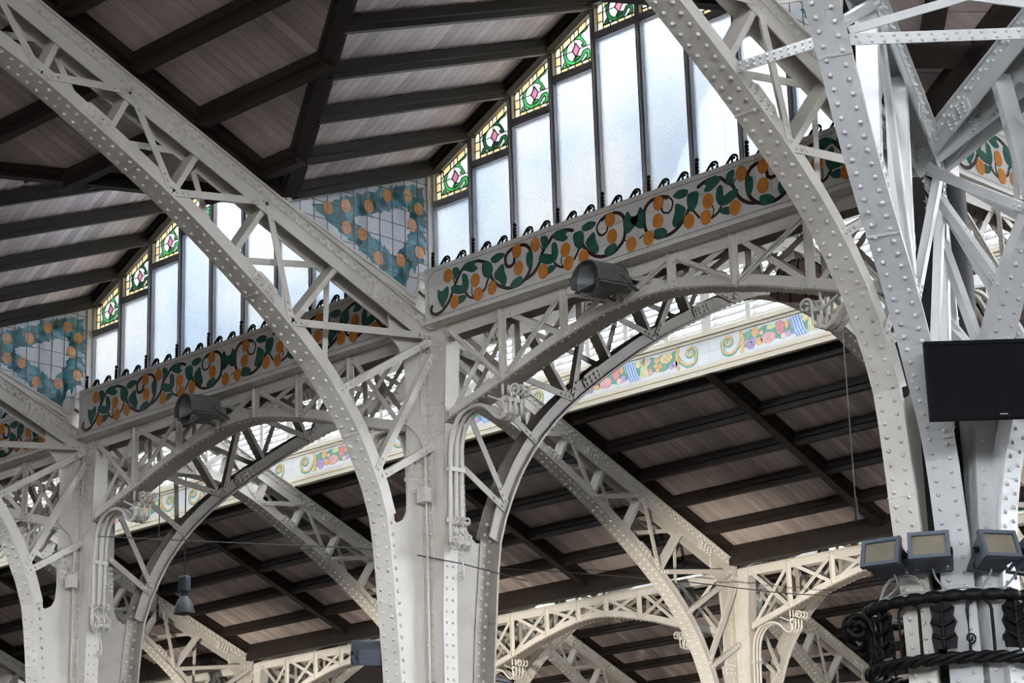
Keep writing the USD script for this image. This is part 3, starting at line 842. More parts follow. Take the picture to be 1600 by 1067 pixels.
def make_cheek(label):
    t = thing('tiled_cheek', label, 'tile panel')
    tri = Polygon([(-2.22, 10.43), (-.02, 11.33), (-.02, 9.92), (-.30, 9.74)])
    O, UX, UY = (0, 0, 0), (0, 1, 0), (0, 0, 1)
    body = Polygon([(-2.42, 10.42), (-2.3, 10.62), (.16, 11.62), (.16, 9.4), (-.16, 9.52)])
    part(t, 'wall_plate', MB().poly(body, O, UX, UY, -.10, .085), 'plaster')
    rnd = random.Random(5)
    for i in range(12):
        for j in range(10):
            c = sbox(-2.24 + i * .205, 9.55 + j * .205, -2.24 + (i + 1) * .205, 9.55 + (j + 1) * .205).buffer(-.003).intersection(tri)
            if c.area > .0008 and c.geom_type == 'Polygon':
                part(t, 'tile', MB().poly(c, O, UX, UY, .085, .105), 'cheek_ground')
    # painted garland: a wavy band of leaves
    def wavy(pts, amp, nn, ph):
        ring = smooth_path(pts + pts[:1], nn)
        c = ring.mean(0)
        out = []
        for i, p in enumerate(ring[:-1]):
            d = (p - c) / np.linalg.norm(p - c)
            out.append(tuple(p + d * amp * (math.sin(i * 1.9 + ph) + .5 * math.sin(i * 3.7))))
        return Polygon(out).buffer(0)
    band = wavy(CK_A, .022, 90, 0).difference(wavy(CK_B, .02, 60, 1)).intersection(tri.buffer(-.02))
    geoms = list(band.geoms) if hasattr(band, 'geoms') else [band]
    ground = unary_union(geoms)
    for h in (ground.geoms if hasattr(ground, 'geoms') else [ground]):
        part(t, 'painted_ground', MB().poly(h, O, UX, UY, .1052, .1058), 'cheek_leaf')
    mid = smooth_path([((a_[0] + b_[0]) / 2, (a_[1] + b_[1]) / 2) for a_, b_ in ((CK_A[1], CK_B[0]), (CK_A[3], CK_B[1]), (CK_A[5], CK_B[2]), (CK_A[7], CK_B[3]), (CK_A[9], CK_B[4]), (CK_A[11], CK_B[5]), (CK_A[13], CK_B[6]), (CK_A[15], CK_B[7]), (CK_A[17], CK_B[8]), (CK_A[1], CK_B[0]))], 46)
    for k_ in range(len(mid) - 1):
        for sd in (-1, 1):
            d_ = mid[k_ + 1] - mid[k_]
            d_ /= np.linalg.norm(d_)
            w_ = np.array([-d_[1], d_[0]]) * sd
            c_ = mid[k_] + w_ * rnd.uniform(.01, .07)
            u_ = d_ * math.cos(.9) + w_ * math.sin(.9)
            v_ = np.array([-u_[1], u_[0]])
            ln_, wd_ = rnd.uniform(.10, .15), rnd.uniform(.035, .05)
            lf = Polygon([tuple(c_ + u_ * ln_ * x_ + v_ * wd_ * y_) for x_, y_ in ((-.3, 0), (-.05, .8), (.35, .9), (.75, .5), (1.05, 0), (.75, -.5), (.35, -.9), (-.05, -.8))]).intersection(tri.buffer(-.015))
            if lf.geom_type == 'Polygon' and lf.area > .001:
                part(t, 'painted_leaf', MB().poly(lf, O, UX, UY, .1059 + .0002 * (k_ % 5), .1064 + .0002 * (k_ % 5)), ('cheek_leaf', 'cheek_leaf_pale', 'cheek_leaf_dark')[rnd.randrange(3)])
    for y, z in CK_O:
        el = Polygon([(y + .075 * math.cos(a), z + .085 * math.sin(a)) for a in np.linspace(0, 2 * math.pi, 25)[:-1]])
        part(t, 'painted_orange', MB().poly(el, O, UX, UY, .106, .110), 'cheek_orange')
    jl = unary_union([LineString([(-2.24 + i * .205, 9.5), (-2.24 + i * .205, 11.5)]) for i in range(12)] + [LineString([(-2.4, 9.55 + j * .205), (.1, 9.55 + j * .205)]) for j in range(10)]).buffer(.0035, cap_style=2).intersection(tri)
    part(t, 'tile_joints', MB().poly(jl, O, UX, UY, .1052, .1112), 'line_ink')
    q = MB()
    q.bar((.10, -2.32, 10.40), (.10, -.24, 9.66), .07, .05, up=(1, 0, 0))
    q.bar((.115, -2.28, 10.44), (.115, -.26, 9.72), .025, .05, up=(1, 0, 0))
    part(t, 'sloping_rail', q, 'iron_paint')
    q = MB().bar((.10, -2.24, 10.46), (.10, 0.0, 11.37), .05, .05, up=(1, 0, 0))
    q.box(.06, .125, -.03, .02, 9.98, 11.36)
    part(t, 'edge_moulding', q, 'plaster')
    # bent conduit at the foot of the cheek
    p = smooth_path([(.125, -.42, 9.76), (.13, -.30, 9.72), (.13, -.22, 9.85), (.13, -.2, 9.98), (.13, -.12, 10.04), (.13, .0, 10.03)], 24)
    part(t, 'conduit', MB().tube(p, .018, 6), 'iron_paint', smooth=True)
    return t


# ------------------------------------------------------------------ build: floor and walls first
solo('floor', MB().box(-90, 100, -110, 80, -.1, 0), 'floor_stone', 'market floor of worn stone', 'floor', kind='structure')

ORD = {-21: 'far left', -14: 'left', -7: 'middle', 0: 'right'}
# main trusses (near nave), the prototype first
tr = make_truss('near-nave cream riveted roof truss rising up-left from the middle column, front of the left dormer')
stage.GetPrimAtPath(tr).GetAttribute('xformOp:translate').Set(Gf.Vec3d(0, YC - SPAN, 0))
dup(tr, 'near-nave cream roof truss cut by the left edge, landing on the left column', (-7, YC - SPAN, 0))
dup(tr, 'near-nave grey riveted truss with wide rivet-dotted flange, leftmost rib of the clustered pier', (7, YC - SPAN, 0))
AL = {7: 'side-nave roof truss rising behind the clustered pier, its brown flange by the right bracket', 0: 'dark-bellied roof truss rising away right of the middle column behind the girder',
      -7: 'side-nave lattice truss sloping down to the right-hand back column, brightly lit', -14: 'side-nave lattice truss sloping down between the left and middle columns',
      -21: 'side-nave lattice truss sloping down to the back column at lower left', -28: 'side-nave lattice truss cut off by the lower left corner of the picture'}
items_ = list(AL.items())
ta = make_truss(items_[0][1], 'grimy_paint')       # the side naves' arches: grime and shade painted in on the half that leans on the front columns
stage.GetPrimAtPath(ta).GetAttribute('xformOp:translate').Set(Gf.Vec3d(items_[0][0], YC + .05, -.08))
for x, lb in items_[1:]:
    dup(ta, lb, (x, YC + .05, -.08))
for x, lb in ((-7, 'far-nave lattice truss beyond the right-hand back column, sloping to the lower right'), (-14, 'far-nave lattice truss seen under the right-hand back girder'),
              (-21, 'far-nave lattice truss seen under the girder left of the middle column'), (0, 'far-nave lattice truss glimpsed behind the foot of the clustered pier')):
    dup(tr, lb, (x, YC + SPAN + .1, -.12))

col = make_column('middle cream riveted column below the orange-tiled cheek')
dup(col, 'left cream riveted column with scroll bracket and conduit box, near the left edge', (-7, 0, 0))
stage.GetPrimAtPath(col).GetAttribute('xformOp:translate').Set(Gf.Vec3d(0, YC, 0))
stage.GetPrimAtPath('/World/arcade_column_001').GetAttribute('xformOp:translate').Set(Gf.Vec3d(-7, YC, 0))
dup(col, 'core column hidden inside the clustered pier under the hanging screen', (7, YC, 0))
for x, lb in ((-7, 'back-row column at lower right, brightly lit cream'), (-14, 'back-row column mostly hidden just right of the middle column'), (-21, 'back-row column at the bottom edge left of the middle column')):
    dup(col, lb, (x, YC + SPAN + .1, -.12))

gd = make_girder('front arcade girder of cream lattice between the middle column and the clustered pier')
dup(gd, 'front arcade girder of cream lattice between the left and middle columns', (-7, 0, 0))
dup(gd, 'front arcade girder at the left edge, left of the left column', (-14, 0, 0))
for x, lb in ((-7, 'back-row lattice girder between the right-hand back column and the clustered pier'), (-14, 'back-row lattice girder between the middle column and the right-hand back column'),
              (-21, 'back-row lattice girder at the bottom, just left of the middle column'), (-28, 'back-row lattice girder at the lower left corner')):
    dup(gd, lb, (x, SPAN + .1, -.12))
dup(gd, 'transept arcade girder receding to the right behind the clustered pier', (7.11, 0, 0), 90)

fz = make_frieze('frieze painted with oranges above the right-hand arcade girder')
dup(fz, 'frieze painted with oranges above the girder between the left and middle columns', (-7, 0, 0))
dup(fz, 'frieze painted with oranges at the left edge of the picture, beyond the left column', (-14, 0, 0))
dup(fz, 'frieze painted with oranges on the transept wall at the right edge', (7.11, 0, 0), 90)

w1 = make_window('window_1')
fill_window(w1)
for n, x in ((2, -7), (3, -14)):
    p = '/World/window_%d' % n
    xf = UsdGeom.Xform.Define(stage, p)
    xf.GetPrim().GetReferences().AddInternalReference(w1)
    xf.GetPrim().SetInstanceable(True)
    xf.GetPrim().GetAttribute('xformOp:translate').Set(Gf.Vec3d(x, 0, 0))
    cd(xf.GetPrim(), kind='structure', label='tall gable window of ten lights, %s bay' % ('second' if n == 2 else 'leftmost'), category='window')
xf = UsdGeom.Xform.Define(stage, '/World/window_4')
xf.GetPrim().GetReferences().AddInternalReference(w1)
xf.GetPrim().SetInstanceable(True)
xf.GetPrim().GetAttribute('xformOp:translate').Set(Gf.Vec3d(7.11, 0, 0))
xf.GetPrim().GetAttribute('xformOp:rotateZ').Set(90.)
cd(xf.GetPrim(), kind='structure', label='transept gable window glimpsed at the right edge', category='window')

ck = make_cheek('triangular tiled cheek with orange garland beside the gable above the middle column')
dup(ck, 'triangular tiled cheek with orange garland above the left column', (-7, 0, 0))
dup(ck, 'triangular tiled cheek above the clustered pier, hidden among the ribs', (7, 0, 0))


# ------------------------------------------------------------------ ceilings
def plank_set(parent, strips, mat='board_wood'):
    for v8 in strips:
        part(parent, 'board', MB().hexa(v8), mat)


YV = lambda z0: None
DZ = lambda x, y: 11.52 + .487 * ((x - .1) if x <= XM else (6.83 - x)) + .385 * (y - .15)
MZ = lambda y: ZR(YC - y)
Y_A = .15
y_foot = -((11.52 - .0578) - MZ(0)) / .81      # where the dormer's eave meets the main slope
y_apex = -((11.52 - .0578 + .487 * (XM - .1)) - MZ(0)) / .81
yval = lambda x: y_foot + (y_apex - y_foot) * ((x - .1) if x <= XM else (6.83 - x)) / (XM - .1)


def beam(mb, a, b, w, h, drop=0.):
    """A roof timber hung under the line a-b (its top on the line)."""
    a, b = np.asarray(a, float), np.asarray(b, float)
    d = (b - a) / np.linalg.norm(b - a)
    s = np.cross(d, [0, 0, 1.])
    s /= np.linalg.norm(s)
    n = np.cross(s, d)
    c = .18 * w
    sec = [(-w / 2, 0), (-w / 2, -h * .55), (-w / 2 + c, -h * .62), (-w / 2 + c, -h), (w / 2 - c, -h), (w / 2 - c, -h * .62), (w / 2, -h * .55), (w / 2, 0)]
    V_ = [p + u * s + (v - drop) * n for p in (a, b) for u, v in sec]
    k = len(sec)
    f = [[i, (i + 1) % k, k + (i + 1) % k, k + i] for i in range(k)]
    mb.add(V_, f)
    mb.add([V_[i] for i in range(k)], [[0, 1, 2], [0, 2, 7], [2, 5, 7], [2, 3, 5], [3, 4, 5], [5, 6, 7]])
    mb.add([V_[k + i] for i in range(k)], [[0, 1, 2], [0, 2, 7], [2, 5, 7], [2, 3, 5], [3, 4, 5], [5, 6, 7]])
    return mb


def make_nave_ceiling(label):
    """One bay of the near nave's lower slope with its dormer; local x 0..BAY."""
    t = thing('ceiling_nave', label, 'ceiling', kind='structure')
    n = 48
    dx = BAY / n
    for i in range(n):
        x0, x1 = i * dx + .003, (i + 1) * dx - .003
        ya, yb = (yval(min(max(x, .1), 6.83)) for x in (x0, x1))
        yr = YC - 7.2
        part(t, 'board', MB().hexa([(x0, ya, MZ(ya)), (x1, yb, MZ(yb)), (x1, yr, MZ(yr)), (x0, yr, MZ(yr))] + [(x0, ya, MZ(ya) + .02), (x1, yb, MZ(yb) + .02), (x1, yr, MZ(yr) + .02), (x0, yr, MZ(yr) + .02)]), 'board_wood')
    nb = 32
    ys = np.linspace(y_apex, .2, nb + 1)
    for a, b in zip(ys[:-1], ys[1:]):
        a, b = a + .003, b - .003
        xa, xb = (max(.1, .1 + (y - y_foot) / (y_apex - y_foot) * (XM - .1)) for y in (a, b))
        if XM - max(xa, xb) < .02:
            continue
        for mirr in (0, 1):
            f = (lambda x: x) if not mirr else (lambda x: 2 * XM - x)
            c = [(f(xa), a), (f(xb), b), (f(XM), b), (f(XM), a)]
            part(t, 'board', MB().hexa([(x, y, DZ(x, y)) for x, y in c] + [(x, y, DZ(x, y) + .02) for x, y in c]), 'board_wood')
    # purlins of the main slope, every .9 m, stopping at the valley
    for k in range(1, 8):
        r = .86 + .9 * k + .06
        y = YC - r
        if y < YC - 7.1:
            continue
        if y > y_foot:
            continue
        if y > y_apex:
            xe = .1 + (y - y_foot) / (y_apex - y_foot) * (XM - .1)
            for a, b in ((0., xe), (2 * XM - xe, BAY)):
                part(t, 'purlin', beam(MB(), (a, y, MZ(y)), (b, y, MZ(y)), .20, .20), 'beam_wood')
        else:
            part(t, 'purlin', beam(MB(), (0, y, MZ(y)), (BAY, y, MZ(y)), .20, .20), 'beam_wood')
    part(t, 'rafter', beam(MB(), (0, y_foot - .05, MZ(y_foot - .05)), (0, YC - 7.2, MZ(YC - 7.2)), .42, .22), 'beam_wood')
    part(t, 'rafter', beam(MB(), (XM, y_apex, MZ(y_apex)), (XM, YC - 7.2, MZ(YC - 7.2)), .26, .22), 'beam_wood')
    # dormer: purlins along its fall at each mullion, valley and ridge timbers
    for k in range(0, 11):
        x = .10 + .68 * k - .035
        if k == 0:
            x = .16
        if k == 10:
            x = 6.77
        if abs(x - XM) < .1:
            part(t, 'ridge_beam', beam(MB(), (XM, .1, DZ(XM, .1)), (XM, y_apex, DZ(XM, y_apex)), .16, .10), 'beam_wood')
            continue
        yv = yval(min(max(x, .1), 6.83))
        part(t, 'dormer_purlin', beam(MB(), (x, .1, DZ(x, .1)), (x, yv, DZ(x, yv)), .17, .17), 'beam_wood')
    for f in ((lambda x: x), (lambda x: 2 * XM - x)):
        part(t, 'valley_beam', beam(MB(), (f(.1), y_foot, MZ(y_foot) + .02), (f(XM), y_apex, MZ(y_apex) + .02), .24, .15), 'beam_wood')
        part(t, 'rake_beam', beam(MB(), (f(.1), .02, DZ(.1, .02)), (f(XM), .02, DZ(XM, .02)), .16, .16), 'beam_wood')
    # covering that keeps daylight out
    q = MB()
    yr = YC - 7.2
    pl = [(0, y_foot), (.1, y_foot), (XM, y_apex), (2 * XM - .1, y_foot), (BAY, y_foot), (BAY, yr), (0, yr)]
    q.poly(Polygon([(0, .12), (.1, .12), (.1, y_foot), (XM, y_apex), (2 * XM - .1, y_foot), (2 * XM - .1, .12), (BAY, .12), (BAY, yr), (0, yr)]), (0, 0, 0), (1, 0, 0), (0, 1, 0), 0, .03)
    q = q.mapped(lambda v: np.c_[v[:, 0], v[:, 1], MZ(v[:, 1]) + .03 + v[:, 2]])
    for f in ((lambda x: x), (lambda x: 2 * XM - x)):
        q.hexa([(f(x), y, DZ(x, y) + h) for h in (.03, .06) for x, y in ((.05, .25), (XM, .25), (XM, y_apex - .02), (.05, y_foot))])
    part(t, 'roof_cover', q, 'roof_cover')
    # far slope of the nave
    part(t, 'far_slope', MB().hexa([(x, y, z + h) for h in (0., .05) for x, y, z in ((0, YC - 7.2, MZ(YC - 7.2)), (BAY, YC - 7.2, MZ(YC - 7.2)), (BAY, YC - 14.6, 11.0), (0, YC - 14.6, 11.0))]), 'roof_cover')
    return t


nc = make_nave_ceiling('dark boarded ceiling and dormer above the right-hand bay')
dup(nc, 'dark boarded ceiling and dormer between the left and middle columns', (-7, 0, 0))
dup(nc, 'dark boarded ceiling and dormer at the left edge', (-14, 0, 0))

LY = 9.80 - YC            # lantern wall, measured from the column line of the side nave
LR = SPAN - LY            # its distance from the far column


def make_aisle_ceiling(label):
    """One bay of a side nave's far slope: local x 0..BAY, y measured from the near column line."""
    t = thing('ceiling_aisle', label, 'ceiling', kind='structure')
    n = 50
    dx = BAY / n
    Z = lambda y: ZR(SPAN - y)
    ya, yb = LY - .02, SPAN + .1
    for i in range(n):
        x0, x1 = i * dx + .003, (i + 1) * dx - .003
        part(t, 'board', MB().hexa([(x, y, Z(y) + h) for h in (0, .02) for x, y in ((x0, ya), (x1, ya), (x1, yb), (x0, yb))]), 'board_wood')
    part(t, 'roof_cover', MB().hexa([(x, y, Z(y) + h) for h in (.025, .06) for x, y in ((0, ya), (BAY, ya), (BAY, yb), (0, yb))]), 'roof_cover')
    for r in (.95, 1.85, 2.70, 3.58, 4.47):
        y = SPAN - r
        part(t, 'purlin', beam(MB(), (0, y, Z(y)), (BAY, y, Z(y)), .20, .20), 'beam_wood')
    part(t, 'rafter', beam(MB(), (0, ya, Z(ya)), (0, yb, Z(yb)), .42, .22), 'beam_wood')
    part(t, 'rafter', beam(MB(), (3.5, ya, Z(ya)), (3.5, yb, Z(yb)), .26, .22), 'beam_wood')
    part(t, 'eave_board', MB().box(0, BAY, SPAN - .30, SPAN - .12, 9.37, 9.72), 'beam_wood')
    q = MB().box(0, BAY, SPAN - .22, SPAN - .10, 9.375, 9.46)
    q.box(0, BAY, SPAN - .26, SPAN - .10, 9.46, 9.49)
    part(t, 'eave_moulding', q, 'iron_paint')
    return t


ac = make_aisle_ceiling('dark boarded side-nave ceiling right of the lit truss')
stage.GetPrimAtPath(ac).GetAttribute('xformOp:translate').Set(Gf.Vec3d(-7, YC + .05, -.08))
for x in (-14, -21, -28, 0):
    dup(ac, 'dark boarded side-nave ceiling, bay at x %d' % x if 0 else {-14: 'dark boarded side-nave ceiling right of the middle column', -21: 'dark boarded side-nave ceiling between left and middle columns', -28: 'dark boarded side-nave ceiling at the lower left', 0: 'dark boarded side-nave ceiling behind the pier'}[x], (x, YC + .05, -.08))
for x in (-28, -21, -14, -7, 0):
    dup(ac, {-28: 'far-nave ceiling at the lower left', -21: 'far-nave ceiling under the girder left of the middle column', -14: 'far-nave ceiling under the right-hand back girder', -7: 'far-nave ceiling left of the pier foot', 0: 'far-nave ceiling behind the pier foot'}[x], (x, YC + SPAN + .1, -.12))
for i, yy in enumerate((YC, YC + SPAN)):
    Z = lambda r: ZR(r)
    q = MB().hexa([(x, yy + r, Z(r) + h) for h in (0, .06) for x, r in ((-35, -.1), (7, -.1), (7, LR), (-35, LR))])
    solo('ceiling_slope', q, 'roof_cover', ['near slope of the side-nave roof, unseen above the girders', 'near slope of the far-nave roof'][i], 'ceiling', kind='structure')


for i, yy in enumerate((YC, YC + SPAN)):  # added outer layer, throws daylight back onto the gable panes
    q = MB().hexa([(x, yy + r, ZR(r) + h) for h in (.065, .12) for x, r in ((-35, .3), (7, .3), (7, LR - .1), (-35, LR - .1))])
    solo('roof_tiles', q, 'roof_tile', ['added pale layer on the side-nave roof, bouncing daylight to the gable windows', 'added pale layer on the far-nave roof, bouncing daylight'][i], 'roof', kind='structure')

# ------------------------------------------------------------------ lantern walls: fruit frieze and glass louvres (front at y = 0, facing -y)
def garland(parent):
    """Painted fruit garland, local x 0..2.98, z about the strip's middle."""
    def E(pg, d=.003):
        return lambda o: MB().poly(pg, o, (1, 0, 0), (0, 0, 1), 0, d)
    items = []
    el = lambda x, z, a, b, rot=0, n=20: Polygon([(x + a * math.cos(t) * math.cos(rot) - b * math.sin(t) * math.sin(rot), z + a * math.cos(t) * math.sin(rot) + b * math.sin(t) * math.cos(rot)) for t in np.linspace(0, 2 * math.pi, n + 1)[:-1]])
    bg = LineString([(.42, 0), (2.56, 0)]).buffer(.15, cap_style=2)
    wob = Polygon([(x, .15 + .02 * math.sin(x * 23)) for x in np.linspace(.42, 2.56, 60)] + [(x, -.15 + .02 * math.sin(x * 19)) for x in np.linspace(2.56, .42, 60)])
    items.append(('painted_leaves', wob, 'g_green', .002))
    for mirr in (0, 1):
        fx = (lambda p: [(2.98 - x, z) for x, z in p]) if mirr else (lambda p: p)
        sc = np.vstack([scroll_path(.13, .03, .03, .12, 2.5, 1.15, 30)[:, :], ])
        tail = smooth_path([tuple(sc[-1]), (.06, -.16), (.18, -.2), (.32, -.12), (.42, .05)], 20)
        line = [tuple(p) for p in np.vstack([sc, tail])]
        items.append(('painted_horn', LineString(fx(line)).buffer(.038), 'g_green', .003))
        items.append(('painted_horn', LineString(fx([(x, z + .018) for x, z in line])).buffer(.018), 'g_gold', .0045))
        cuff = LineString(fx([(.40, .17), (.43, .05), (.43, -.12), (.41, -.2)])).buffer(.034)
        items.append(('painted_cuff', cuff, 'g_gold', .006))
    for x, z in ((.5, -.06), (.56, -.02), (.62, -.06), (.53, -.12), (.59, -.1), (.65, -.12), (.56, -.17), (.62, -.17), (.68, -.04)):
        items.append(('painted_grape', el(x, z, .038, .04, n=12), 'g_purple', .006))
    for x, z, a, b, c in ((.69, .09, .075, .09, 'g_orange'), (.76, -.1, .07, .075, 'g_orange'), (.82, .05, .04, .045, 'g_rose'), (.95, -.08, .15, .105, 'g_pink'), (1.02, .11, .10, .05, 'g_lime'),
                          (1.20, .05, .085, .13, 'g_red'), (1.26, -.12, .055, .055, 'g_rose'), (1.33, .08, .04, .08, 'g_orange'), (1.36, -.1, .055, .06, 'g_purple'),
                          (1.70, .1, .06, .07, 'g_yellow'), (1.90, .1, .085, .075, 'g_rose'), (1.95, -.11, .07, .06, 'g_pink'), (2.12, .08, .06, .06, 'g_orange'), (2.09, -.03, .05, .05, 'g_orange'), (2.18, -.05, .05, .05, 'g_orange'), (2.12, -.12, .045, .045, 'g_orange'),
                          (2.32, .07, .135, .10, 'g_yellow'), (2.42, -.12, .05, .055, 'g_purple'), (2.5, -.09, .055, .06, 'g_purple')):
        items.append(('painted_fruit', el(x, z, a, b), c, .006))
    for k in range(4):
        items.append(('pumpkin_rib', LineString([(.86 + .06 * k, -.16 + .01 * (k % 3)), (.88 + .05 * k, 0)]).buffer(.006), 'g_rose', .008))
    for a, b in (((2.22, .0), (2.36, .15)), ((2.27, -.01), (2.42, .13)), ((2.24, .12), (2.36, -.02)), ((2.3, .15), (2.43, .01))):
        items.append(('pineapple_line', LineString([a, b]).buffer(.006), 'g_gold', .008))
    rib = Polygon([(1.38, .17), (1.60, .19), (1.72, -.19), (1.50, -.21)])
    items.append(('painted_ribbon', rib, 'g_skyblue', .008))
    for k in range(4):
        x = 1.41 + .055 * k
        items.append(('ribbon_stripe', LineString([(x, .17), (x + .03, .05), (x + .06, -.07), (x + .115, -.19)]).buffer(.010), 'g_blue', .010))
    for k in range(4):
        items.append(('painted_leek', LineString([(1.74 + .05 * k, -.17), (1.80 + .02 * k, .17)]).buffer(.018), 'g_yellow' if k % 2 else 'g_lime', .007))
    return items


def make_lantern(label):
    t = thing('lantern_wall', label, 'lantern wall')
    b = 11.395
    # stepped cream mouldings
    def mould(z0, z1, y):
        part(t, 'moulding', MB().box(0, BAY, y, .06, z0, z1), 'moulding_cream')
    mould(b, b + .04, -.075)
    mould(b + .04, b + .10, -.035)
    mould(b + .10, b + .165, -.055)
    mould(b + .165, b + .18, -.02)
    mould(b + .60, b + .65, -.03)
    mould(b + .65, b + .735, -.075)
    nx = 28
    for i in range(nx):
        for j in range(2):
            part(t, 'tile', MB().box(i * .25 + .001, (i + 1) * .25 - .001, 0, .02, b + .18 + j * .21 + .001, b + .18 + (j + 1) * .21 - .001), 'fruit_ground')
    part(t, 'wall_core', MB().box(0, BAY, .02, .06, b, b + .73), 'plaster')
    part(t, 'gilt_line', MB().box(0, BAY, -.003, 0, b + .205, b + .209), 'moulding_cream')
    its = garland(t)
    for gx in (.26, 3.76):
        g = group_part(t, 'fruit_garland')
        zc = b + .415
        for nm, pg, mt, d in its:
            part(g, nm, MB().poly(pg, (gx, 0, zc), (1, 0, 0), (0, 0, .88), .0005, d), mt)
    # louvres
    for k in range(8):
        x = .875 * k
        wd = .10 if k % 4 == 0 else .05
        part(t, 'louver_post', MB().box(x - wd, x + wd, -.05, .07, b + .735, b + 2.25), 'louver_post')
        for s in range(12):
            z = b + .76 + .122 * s
            a, c = x + wd * .9, x + .875 - (.10 if (k + 1) % 4 == 0 else .05) * .9
            part(t, 'slat_edge', MB().box(a, c, -.04, -.028, z - .006, z + .010), 'slat_grey')
            part(t, 'louver_slat', MB().hexa([(xx, yy, zz + h) for h in (0, .008) for xx, yy, zz in ((a, -.03, z), (c, -.03, z), (c, .05, z + .112), (a, .05, z + .112))]), 'louver_glass')
    part(t, 'head_beam', MB().box(0, BAY, -.08, .08, b + 2.2, b + 2.36), 'louver_post')
    return t


ln = make_lantern('lantern wall with fruit garlands and glass louvres seen over the right-hand arch')
stage.GetPrimAtPath(ln).GetAttribute('xformOp:translate').Set(Gf.Vec3d(-7, 9.80, 0))
for x, lb in ((0, 'lantern wall with fruit garlands, stretch behind the pier'), (-14, 'lantern wall with fruit garlands, stretch crossing behind the middle column'), (-21, 'lantern wall with fruit garlands, stretch left of the middle column'), (-28, 'lantern wall with fruit garlands, stretch behind the left column')):
    dup(ln, lb, (x, 9.80, 0))
for x, lb in ((-14, 'far-nave lantern wall, pale strip under the girder left of the right back column'), (-7, 'far-nave lantern wall, pale strip under the girder right of the right back column'), (-21, 'far-nave lantern wall at lower left'), (0, 'far-nave lantern wall behind the pier foot')):
    dup(ln, lb, (x, 9.80 + SPAN, 0))
for i, yy in enumerate((0, SPAN)):
    x0, x1 = -28, 7
    ynear, yfar = YC + LR + yy, 9.8 + yy
    q = MB().box(x0, x1, ynear - .05, ynear + .03, 11.35, 12.1)
    for k in range(41):
        q.box(x0 + .875 * k - .05, x0 + .875 * k + .05, ynear - .05, ynear + .05, 12.1, 13.7)
    solo('lantern_frame', q, 'louver_post', ['near lantern frame of the side nave, unseen above the ridge', 'near lantern frame of the far nave'][i], 'lantern frame', kind='structure')
    q = MB().box(x0, x1, ynear, ynear + .01, 12.1, 13.65)
    solo('lantern_glazing', q, 'skylight_glass', ['near glazing of the side-nave lantern', 'near glazing of the far-nave lantern'][i], 'glazing', kind='structure')
    q = MB().box(x0, x1, ynear - .1, yfar + .1, 13.72, 13.75)
    solo('lantern_roof', q, 'roof_glass', ['glass roof of the side-nave lantern', 'glass roof of the far-nave lantern'][i], 'glazing', kind='structure')


# ------------------------------------------------------------------ the rest of the hall around the camera: unseen walls and roofs, openings shaped for the light
hall = sbox(7.3, -62, 46, 30)
q = MB().poly(hall, (0, 0, 17.5), (1, 0, 0), (0, 1, 0), 0, .3)
solo('ceiling_hall', q, 'roof_cover', 'high roof of the crossing round the camera', 'ceiling', kind='structure')
q = MB()
q.box(-36, 8.4, -62, -14.6, 9.6, 9.8)                      # roof of the aisle across the nave: daylight enters the nave gables above it
q.box(8.4, 8.6, -62, -14.4, 9.6, 17.5)
for x0, x1, y0, y1 in ((-36, -28, -14.4, 29.2), (-28, -14.05, -14.4, .05)):
    q.box(x0, x1, y0, y1, 13.2, 13.35)
solo('ceiling_nave_end', q, 'roof_cover', 'roofs across the nave and over the unseen left end', 'ceiling', kind='structure')
for nm, bb in dict(wall_right=[(46, 46.3, -62, 30, 0, 10.4), (46, 46.3, -12, 30, 10.4, 17.5)],
                   wall_front=[(-36, 46, -62.3, -62, 0, 11.2), (-36, 24, -62.3, -62, 11.2, 17.5)],
                   wall_left=[(-36.3, -36, -62, 30, 0, 17.5)], wall_back=[(-36, 46, 29.3, 29.6, 0, 9.9), (-36, -27.9, 29.3, 29.6, 9.9, 13.2)]).items():
    q = MB()
    for b_ in bb:
        q.box(*b_)
    if nm == 'wall_right':
        q.box(7.3, 7.45, 14.5, 30, 9.2, 17.5)
        q.box(7.3, 7.45, 1.2, 14.5, 13.9, 17.5)
    solo(nm, q, 'wall_brick', 'plain dark outer wall, ' + nm.split('_')[1], 'wall', kind='structure')


# ------------------------------------------------------------------ clustered pier: two dome ribs, a short transept rib, ties
def make_rib(name, label, O, ang, pb, zt, nu, nl, rmax, fans, flip):
    t = thing(name, label, 'pier rib', loc=O, rotz=ang - 90)

    def add(nm, mb, mat, smooth=False, kind=None):
        if flip:
            mb = mb.mapped(lambda v: v * [-1, 1, 1], True)
        part(t, nm, mb, mat, smooth=smooth, kind=kind)
    lattice_half(add, pb, zt, nu, nl, rmax, fans, gusset=False, rivet_r=.022, rn=10, mat='pier_toned_paint')
    zs = np.linspace(0, 7.2, 20)
    fl = np.interp(zs, pb[:, 1], pb[:, 0])
    web = Polygon([(r, z) for r, z in zip(fl, zs)] + [(float(fl[-1]) - .25, 7.1), (.5, 6.8), (.42, 7.1), (.40, 9.0), (.28, 9.2), (.28, 0)])
    part(t, 'leg_web', MB().poly(web.buffer(0), (0, 0, 0), (0, 1, 0), (0, 0, 1), -.012, .012), 'pier_toned_paint')
    q = MB()
    for x0 in (.11, -.125):
        z2 = np.linspace(3.2, 7.0, 26)
        e2 = np.c_[np.interp(z2, pb[:, 1], pb[:, 0]) - .004, z2]
        q.sweep(yz(e2), x0, x0 + .015, 0, .13)
    part(t, 'leg_cheek', q, 'pier_toned_paint')
    return t


